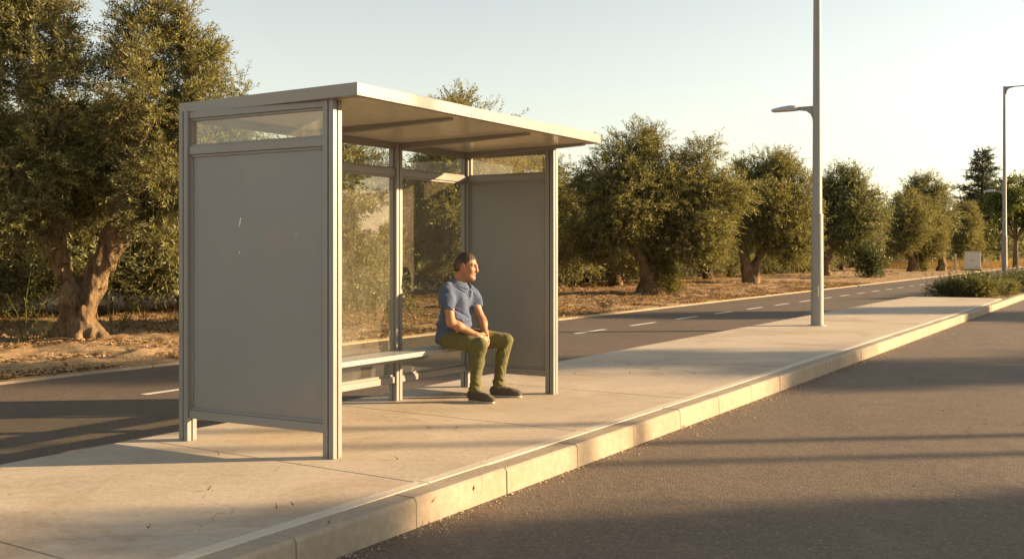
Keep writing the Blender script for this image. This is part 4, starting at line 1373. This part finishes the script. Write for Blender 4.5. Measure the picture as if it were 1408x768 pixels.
hcen = Q(668, 466, 9.03)
hand(wrR, Q(668.5, 467, 8.99) - wrR, unit([-.15, -.75, .65]), unit([.6, .2, .7]), (.35, .55, .5), .5, .1)
hand(wrL, Q(671, 471.5, 9.06) - wrL, unit([.75, .45, .25]), unit([0, -.9, .2]), (.25, .5, .5), .4, .1)
me, vb = fb.mesh('body')
ca = me.color_attributes.new('skin', 'FLOAT_COLOR', 'POINT')
q = vb - HC; f_, l_, u_ = q @ hf, q @ hl, q @ hu
col = np.tile(np.array([.37, .185, .10, 1.0]), (len(vb), 1))
ishead = u_ > -.16
stub = np.clip((-.03 - u_) / .03, 0, 1) * np.clip((f_ + .01) / .03, 0, 1) * ishead * (np.abs(l_) < .075)
stub *= np.where((f_ > .085) & (u_ > -.05), .25, 1)
stub *= np.clip(.75 + vnoise(vb[:, 0] * 200, vb[:, 1] * 200, vb[:, 2] * 200), 0, 1)
col[:, :3] = col[:, :3] * (1 - .34 * stub[:, None]) + np.array([.14, .10, .085]) * .34 * stub[:, None]
lip = ((np.abs(u_ + .069) < .0105) & (np.abs(l_) < .023) & (f_ > .07) & ishead).astype(float)
col[:, :3] = col[:, :3] * (1 - .6 * lip[:, None]) + np.array([.28, .105, .08]) * .6 * lip[:, None]
red = (((np.abs(l_) > .068) & (f_ < .02)) | ((f_ > .108))) * ishead * .35
col[:, :3] = col[:, :3] * (1 - red[:, None]) + np.array([.36, .13, .075]) * red[:, None]
mott = vnoise(vb[:, 0] * 30, vb[:, 1] * 30, vb[:, 2] * 30) * .16
col[:, :3] *= (1 + mott)[:, None]
ca.data.foreach_set('color', col.astype(np.float32).ravel())
t_ = NT(mat('skin', (.5, .3, .2), .5, spec=.4))
a_ = t_.new('ShaderNodeAttribute', attribute_name='skin')
t_.b.inputs['Subsurface Weight'].default_value = .12
t_.b.inputs['Subsurface Radius'].default_value = (.012, .005, .003)
M['skin'] = t_.out(a_.outputs['Color'], None, t_.bump(t_.noise(260, 3, .6), .12, .002))
body = link_mesh('body', me, M['skin'], pr, smooth=True)

# eyes and eyebrows
for sg in (1, -1):
    fe = Field(Hd(.071, .031 * sg, .001) - .02, Hd(.071, .031 * sg, .001) + .02, .0022)
    fe.ell(Hd(.0725, .031 * sg, .001), (.0122, .0122, .0085), HA, .001)
    me, ve = fe.mesh('eye'); link_mesh('eye', me, M.setdefault('eyewhite', mat('eye', (.09, .06, .045), .15)), body, smooth=True)
    fe = Field(Hd(.08, .03 * sg, .02) - .045, Hd(.08, .03 * sg, .02) + .045, .003)
    fe.chain([Hd(.098, .012 * sg, .0205), Hd(.0905, .032 * sg, .0265), Hd(.074, .050 * sg, .022)], [.0042, .0046, .003], .003)
    me, ve = fe.mesh('eyebrow'); link_mesh('eyebrow', me, M.setdefault('brow', mat('eyebrow hair', (.028, .019, .013), .8)), body, smooth=True)

# hair: short, greying at the sides
fh = Field(HC - .15, HC + .16, .0034)
fh.ell(Hd(-.0125, 0, .015), (.1015, .0795, .1075), HA, .01)
fh.ell(Hd(-.042, 0, -.03), (.066, .068, .080), HA, .03)
X, Y, Z = np.broadcast_arrays(*fh.grid())
dx, dy, dz = X - HC[0], Y - HC[1], Z - HC[2]
ff = dx * hf[0] + dy * hf[1] + dz * hf[2]; ll_ = dx * hl[0] + dy * hl[1] + dz * hl[2]; uu = dx * hu[0] + dy * hu[1] + dz * hu[2]
line = np.interp(ff, [-.2, -.075, -.04, -.025, -.012, .012, .022, .040, .062, .082, .11], [-.080, -.075, -.060, .012, .018, -.020, .014, .050, .066, .074, .080])
line = line - np.clip((.045 - np.abs(ll_)) / .045, 0, 1) * .006 * (ff > .05)
line = line + .016 * vnoise(X * 60, Y * 60, Z * 60)
fh.f = np.maximum(fh.f, (line - uu) * .8)
fh.noise((110, 110, 70), .0022); fh.noise((260, 260, 150), .0018, 4.0)
me, vh = fh.mesh('hair')
ca = me.color_attributes.new('hair', 'FLOAT_COLOR', 'POINT')
q = vh - HC; grey = np.clip((np.abs(q @ hl) - .055) / .025, 0, 1) * np.clip((.05 - q @ hu) / .06, 0, 1) * .6
c_ = np.tile([.042, .026, .016, 1.0], (len(vh), 1)); c_[:, :3] = c_[:, :3] * (1 - grey[:, None]) + np.array([.13, .11, .095]) * grey[:, None]
c_[:, :3] *= (1 + .8 * vnoise(vh[:, 0] * 160, vh[:, 1] * 160, vh[:, 2] * 60))[:, None]
ca.data.foreach_set('color', c_.astype(np.float32).ravel())
t_ = NT(mat('hair', (.03, .02, .013), .55, spec=.4)); a_ = t_.new('ShaderNodeAttribute', attribute_name='hair')
M['hair'] = t_.out(a_.outputs['Color'], None, t_.bump(t_.noise(420, 3, .7), .6, .004))
link_mesh('hair', me, M['hair'], body, smooth=True)

def crease(k, fr, amp, w, off, where=None):
    """sharp wrinkle lines pressed into a cloth surface"""
    X, Y, Z = np.broadcast_arrays(*k.grid())
    m = np.abs(k.f) < .03
    if where is not None: m &= where
    x, y, z = X[m], Y[m], Z[m]
    wx = .05 * vnoise(x * 5 + off, y * 5, z * 5)
    n = vnoise((x + wx) * fr[0] + off, (y - wx) * fr[1] + off, (z + .5 * x + wx) * fr[2] + off)
    s = np.clip(vnoise(x * 4 + off, y * 4 + 3, z * 4) + .55, 0, 1)
    k.f[m] += amp * s * (np.exp(-(n / w) ** 2) - .35 * np.exp(-((n - 2.2 * w) / w) ** 2))


# polo shirt
fs = Field((-.26, -.44, .40), (.42, .36, 1.16), .0045)
fs.ell(hip + UP * .0 - FW * .010, (.150, .180, .122), BA, .05)
fs.ell(belly + UP * .0, (.155, .166, .155), BA, .06)
fs.ell(chest - UP * .012, (.134, .170, .156), BA, .06)
fs.cone(shR - UP * .008, shL - UP * .008, .064, .064, .06)
fs.cone(neck0 + UP * .003 + FW * -.012, neck0 - UP * .06, .066, .11, .05)
slR, slL = Q(614, 426, 8.92), Q(656.5, 423, 9.25)
fs.chain([shR, shR * .5 + slR * .5, slR + (slR - shR) * .1], [.056, .057, .056], .06)
fs.chain([shL, shL * .5 + slL * .5, slL + (slL - shL) * .1], [.056, .056, .054], .06)
X, Y, Z = np.broadcast_arrays(*fs.grid())
# sleeve hems
for a_, b_ in ((shR, slR), (shL, slL)):
    d_ = unit(b_ - a_)
    t_ = (X - b_[0]) * d_[0] + (Y - b_[1]) * d_[1] + (Z - b_[2]) * d_[2]
    rr = np.sqrt(np.maximum((X - b_[0]) ** 2 + (Y - b_[1]) ** 2 + (Z - b_[2]) ** 2 - t_ ** 2, 0))
    cut = (rr < .085) & (t_ > -.05)
    far = ((X - belly[0]) * LF[0] + (Y - belly[1]) * LF[1])
    cut &= (far < -.13) if a_ is shR else (far > .07)
    fs.f = np.where(cut, np.maximum(fs.f, t_), fs.f)
# hem over the lap, neck hole
nb = neck0 - UP * .004 + FW * .012
fs.plane(nb, unit(UP * .86 + FW * .46))
fs.cone(neck0 + UP * .06, neck0 - UP * .02, .062, .060, .01, 'sub')
fs.cone(neck0 + FW * .06 + UP * .02, neck0 + FW * .14 - UP * .085, .040, .010, .008, 'sub')
hb = hip - UP * .070 - FW * .15
fs.plane(hb, unit(-UP + FW * .22))
# folds: gathered at the belly, radiating under the arm
ss = np.abs(fs.f) < .03
bz = (Z - belly[2])
fold = .0085 * np.sin(60 * (bz + .25 * (X * FW[0] + Y * FW[1])) + 6 * vnoise(X * 6, Y * 6, Z * 6)) * np.exp(-((bz + .03) / .07) ** 2)
fold += .0065 * np.sin(48 * (Z * .5 + X * LF[0] + Y * LF[1]) + 8 * vnoise(X * 5, Y * 5, Z * 4)) * np.exp(-((bz - .14) / .10) ** 2)
fs.f = np.where(ss, fs.f + fold, fs.f)
fs.noise((9, 9, 12), .009); fs.noise((22, 22, 16), .004, 3.1)
crease(fs, (7, 7, 11), .0075, .05, 1.3); crease(fs, (13, 13, 7), .005, .05, 8.1); crease(fs, (5, 11, 16), .005, .04, 4.4)
me, v_ = fs.mesh('polo_shirt')
M['polo'] = m_cloth('heather blue pique', (.078, .106, .178), 900, 0, .22)
shirt = link_mesh('polo_shirt', me, M['polo'], pr, smooth=True)

# collar: a flat band turned down round the neck, open at the front
def shirt_r(o, z):
    for r in np.arange(.24, .05, -.002):
        x = np.array([neck0[0], neck0[1], z]) + o * r
        i = ((x - fs.lo) / fs.h).astype(int)
        if fs.f[tuple(i)] < 0: return r
    return .06
mb = MB(); vs = []; n_ = 29
for i in range(n_):
    a = math.radians(16 + 328 * i / (n_ - 1))
    o = FW * math.cos(a) + LF * math.sin(a)
    fr = (math.cos(a) + 1) / 2
    zt = neck0[2] + .042 - .062 * fr; zb = zt - (.036 + .022 * fr ** 3)
    rt = .064 + .022 * fr; rb = min(max(shirt_r(o, zb) + .005, rt + .010), rt + .05)
    ax_ = lambda r, z: np.array([neck0[0], neck0[1], z]) + o * r
    vs += [ax_(rt - .004, zt), ax_(rt + .003, zt + .003), ax_(rb + .004, zb), ax_(rb - .002, zb)]
fs_ = [(0, 1, 2, 3), (4 * n_ - 1, 4 * n_ - 2, 4 * n_ - 3, 4 * n_ - 4)]
for i in range(n_ - 1):
    for k in range(4):
        k2 = (k + 1) % 4; fs_.append((4 * i + k, 4 * i + 4 + k, 4 * i + 4 + k2, 4 * i + k2))
M['collar'] = m_cloth('collar knit', (.085, .112, .175), 900, 0, .2)
mb.add(vs, fs_); mb.build('collar', M['collar'], shirt, bevel=.0015, smooth=True)
M['placket'] = mat('dark placket', (.02, .02, .024), .7)
mb = MB()
f0 = nb + FW * .075 - UP * .03
pl = [Q(640.5, 393, 9.05), Q(641, 399, 9.04), Q(640.8, 406, 9.03)]
def surf(p):
    """push a point along FW onto the shirt surface"""
    k = fs
    best = p
    for s_ in np.arange(.25, -.2, -.002):
        x = belly + FW * s_ + LF * ((p - belly) @ LF) + UP * ((p - belly) @ UP)
        i = ((x - k.lo) / k.h).astype(int)
        if np.all(i >= 0) and np.all(i < k.n) and k.f[tuple(i)] < 0: return x
    return p
zs = np.linspace(neck0[2] - .082, neck0[2] - .150, 6)
cp = [surf(np.array([*(neck0 + LF * .0)[:2], z])) + FW * .001 for z in zs]
for i in range(5):
    a, b = cp[i], cp[i + 1]
    mb.box((a + b) / 2, LF * .0075, FW * .004, (b - a) / 2 * 1.02)
mb.build('placket', M['placket'], shirt, bevel=.001)

# trousers
ft = Field((-.26, -.46, .05), (.74, .40, .72), .0045)
ft.ell(hip - UP * .008 - FW * .006, (.142, .170, .108), BA, .04)
ft.chain([hpR, hpR * .5 + knR * .5, knR], [.088, .083, .068], .05)
ft.chain([hpL, hpL * .5 + knL * .5, knL], [.088, .082, .067], .05)
ft.chain([knR, knR * .6 + anR * .4 - FW * .008, anR + UP * .02, anR - UP * .03], [.064, .056, .048, .048], .03)
ft.chain([knL, knL * .6 + anL * .4 - FW * .008, anL + UP * .02, anL - UP * .03], [.064, .055, .047, .047], .03)
X, Y, Z = np.broadcast_arrays(*ft.grid())
# flat seat, trimmed hems
ft.f = np.where((X * FW[0] + Y * FW[1]) < .22, np.maximum(ft.f, .450 - Z), ft.f)
mid = (anR + anL) / 2; ml = unit(np.array([(anL - anR)[0], (anL - anR)[1], 0]))
near = ((X - mid[0]) * ml[0] + (Y - mid[1]) * ml[1]) < 0
ft.f = np.where(Z < .25, np.maximum(ft.f, np.where(near, .082, .088) - Z), ft.f)
ft.f = np.where((X * FW[0] + Y * FW[1]) < .2, np.maximum(ft.f, Z - (hip[2] + .075)), ft.f)
nz = vnoise(X * 5, Y * 5, Z * 4)
low = np.exp(-((Z - .14) / .06) ** 2); kn = np.exp(-((Z - .44) / .07) ** 2) * ((X * FW[0] + Y * FW[1]) > .15)
fold = .004 * low * np.sin(80 * (Z + .9 * X - .5 * Y) + 16 * nz) + .005 * kn * np.sin(70 * (Z - .6 * X) + 9 * nz) + .003 * np.sin(40 * (.4 * Z + X) + 9 * nz) * ((Z > .42) & (X < .35))
fold += .003 * np.sin(30 * (X * 1.2 + Y) + 7 * nz) * ((Z < .42) & (Z > .16))
ft.f = np.where(np.abs(ft.f) < .03, ft.f + fold, ft.f)
ft.noise((8, 8, 6), .004, 2.2); ft.noise((24, 24, 18), .003, 6.0)
crease(ft, (9, 9, 5), .0045, .05, 2.7); crease(ft, (6, 12, 14), .0045, .045, 5.2); crease(ft, (15, 15, 22), .004, .06, 9.5, Z < .24)
me, v_ = ft.mesh('trousers')
M['chino'] = m_cloth('olive chino', (.115, .108, .042), 800, 0, .1)
link_mesh('trousers', me, M['chino'], pr, smooth=True)

# shoes
M['suede'] = m_cloth('dark suede', (.085, .070, .052), 500, 0, .2)
M['sole'] = mat('pale rubber', (.36, .32, .27), .7)
M['lace'] = mat('lace', (.27, .23, .17), .9)
def shoe(an, d, ln):
    d = unit(np.array([d[0], d[1], 0])); sd = np.array([-d[1], d[0], 0])
    o = np.array([an[0], an[1], 0]) - d * .075
    pt = lambda a, b, z: o + d * a * ln + sd * b + UP * z
    fo = Field(o - [.36, .36, .02], o + [.36, .36, .20], .0042)
    ax = [d, sd, UP]
    fo.ell(pt(.20, 0, .055), (.075, .041, .055), ax, .02)
    fo.cone(pt(.22, 0, .09), pt(.27, 0, .115), .040, .038, .03)
    fo.ell(pt(.52, 0, .045), (.085, .044, .046), ax, .04)
    fo.ell(pt(.76, .003, .036), (.070, .048, .036), ax, .03)
    fo.plane(pt(0, 0, .014), -UP)
    fo.plane(pt(.22, 0, .112), unit(UP - d * .25))
    fo.noise((30, 30, 30), .002)
    me, _ = fo.mesh('shoe'); s_ = link_mesh('shoe', me, M['suede'], pr, smooth=True)
    mb = MB()
    ol = []
    for k in range(28):
        a = 2 * math.pi * k / 28
        x = .50 + .50 * math.cos(a); wv = .046 * abs(math.sin(a)) ** .75 * (1.08 if x > .55 else .93) * (1 if math.sin(a) > 0 else -1)
        ol.append((x, wv))
    mb.prism([pt(a, b, .001) for a, b in ol], [pt(a * 1.004 - .002, b * 1.02, .017) for a, b in ol])
    mb.build('sole', M['sole'], s_, bevel=.003, smooth=True)
    mb = MB()
    for k in range(4):
        a = .40 + .075 * k; zz = .094 - .014 * k
        mb.tube([pt(a, -.022, zz - .006), pt(a + .01, 0, zz + .003), pt(a, .022, zz - .006)], .0036, 6)
    mb.build('lace', M['lace'], s_)
shoe(anR + np.array([.005, -.01, 0]), np.array([.80, -.60]), .285)
shoe(anL + np.array([.005, 0, 0]), np.array([.97, -.22]), .285)
# ================================================================== SKY, SUN, CAMERA
w = bpy.data.worlds.new('World'); SC.world = w; w.use_nodes = True
nt = w.node_tree; bg = nt.nodes['Background']
sk = nt.nodes.new('ShaderNodeTexSky'); sk.sky_type = 'NISHITA'; sk.sun_disc = False
sk.sun_elevation = SUN_EL; sk.sun_rotation = SUN_AZ
sk.altitude = 0; sk.air_density = 1.15; sk.dust_density = .25; sk.ozone_density = 2.7
hs = nt.nodes.new('ShaderNodeHueSaturation'); hs.inputs['Saturation'].default_value = .62
tn = nt.nodes.new('ShaderNodeMix'); tn.data_type = 'RGBA'; tn.blend_type = 'MULTIPLY'; tn.inputs[0].default_value = 1
tn.inputs[7].default_value = (1.0, .845, .685, 1)
nt.links.new(sk.outputs[0], hs.inputs['Color']); nt.links.new(hs.outputs[0], tn.inputs[6]); nt.links.new(tn.outputs[2], bg.inputs[0]); bg.inputs[1].default_value = SKY
sd = bpy.data.lights.new('sun', 'SUN'); sd.energy = SUN; sd.angle = math.radians(.7); sd.color = SUNC
so = bpy.data.objects.new('sun', sd); COL.objects.link(so)
dirv = Vector((math.sin(SUN_AZ) * math.cos(SUN_EL), math.cos(SUN_AZ) * math.cos(SUN_EL), math.sin(SUN_EL)))
so.rotation_euler = dirv.to_track_quat('Z', 'Y').to_euler(); so.location = dirv * 60

cd = bpy.data.cameras.new('camera'); cam = bpy.data.objects.new('camera', cd); COL.objects.link(cam)
cam.location = (0, 0, H); cam.rotation_euler = (math.radians(90), 0, 0)
cd.sensor_width = 36; cd.lens = 36 * F / 1408
cd.shift_y = (347 - 384) / 1408
cd.clip_start = .05; cd.clip_end = 5000
SC.camera = cam
vs = SC.view_settings
vs.view_transform = 'Standard'; vs.look = 'None'; vs.gamma = 1; vs.use_curve_mapping = False; vs.exposure = EXPO
SC.render.engine = 'CYCLES'
cy = SC.cycles
cy.use_denoising = True
try: cy.denoiser = 'OPENIMAGEDENOISE'; cy.denoising_input_passes = 'RGB_ALBEDO_NORMAL'; cy.denoising_prefilter = 'ACCURATE'
except Exception: pass
cy.max_bounces = 8; cy.diffuse_bounces = 3; cy.glossy_bounces = 4; cy.transparent_max_bounces = 16; cy.transmission_bounces = 4
cy.sample_clamp_indirect = 6
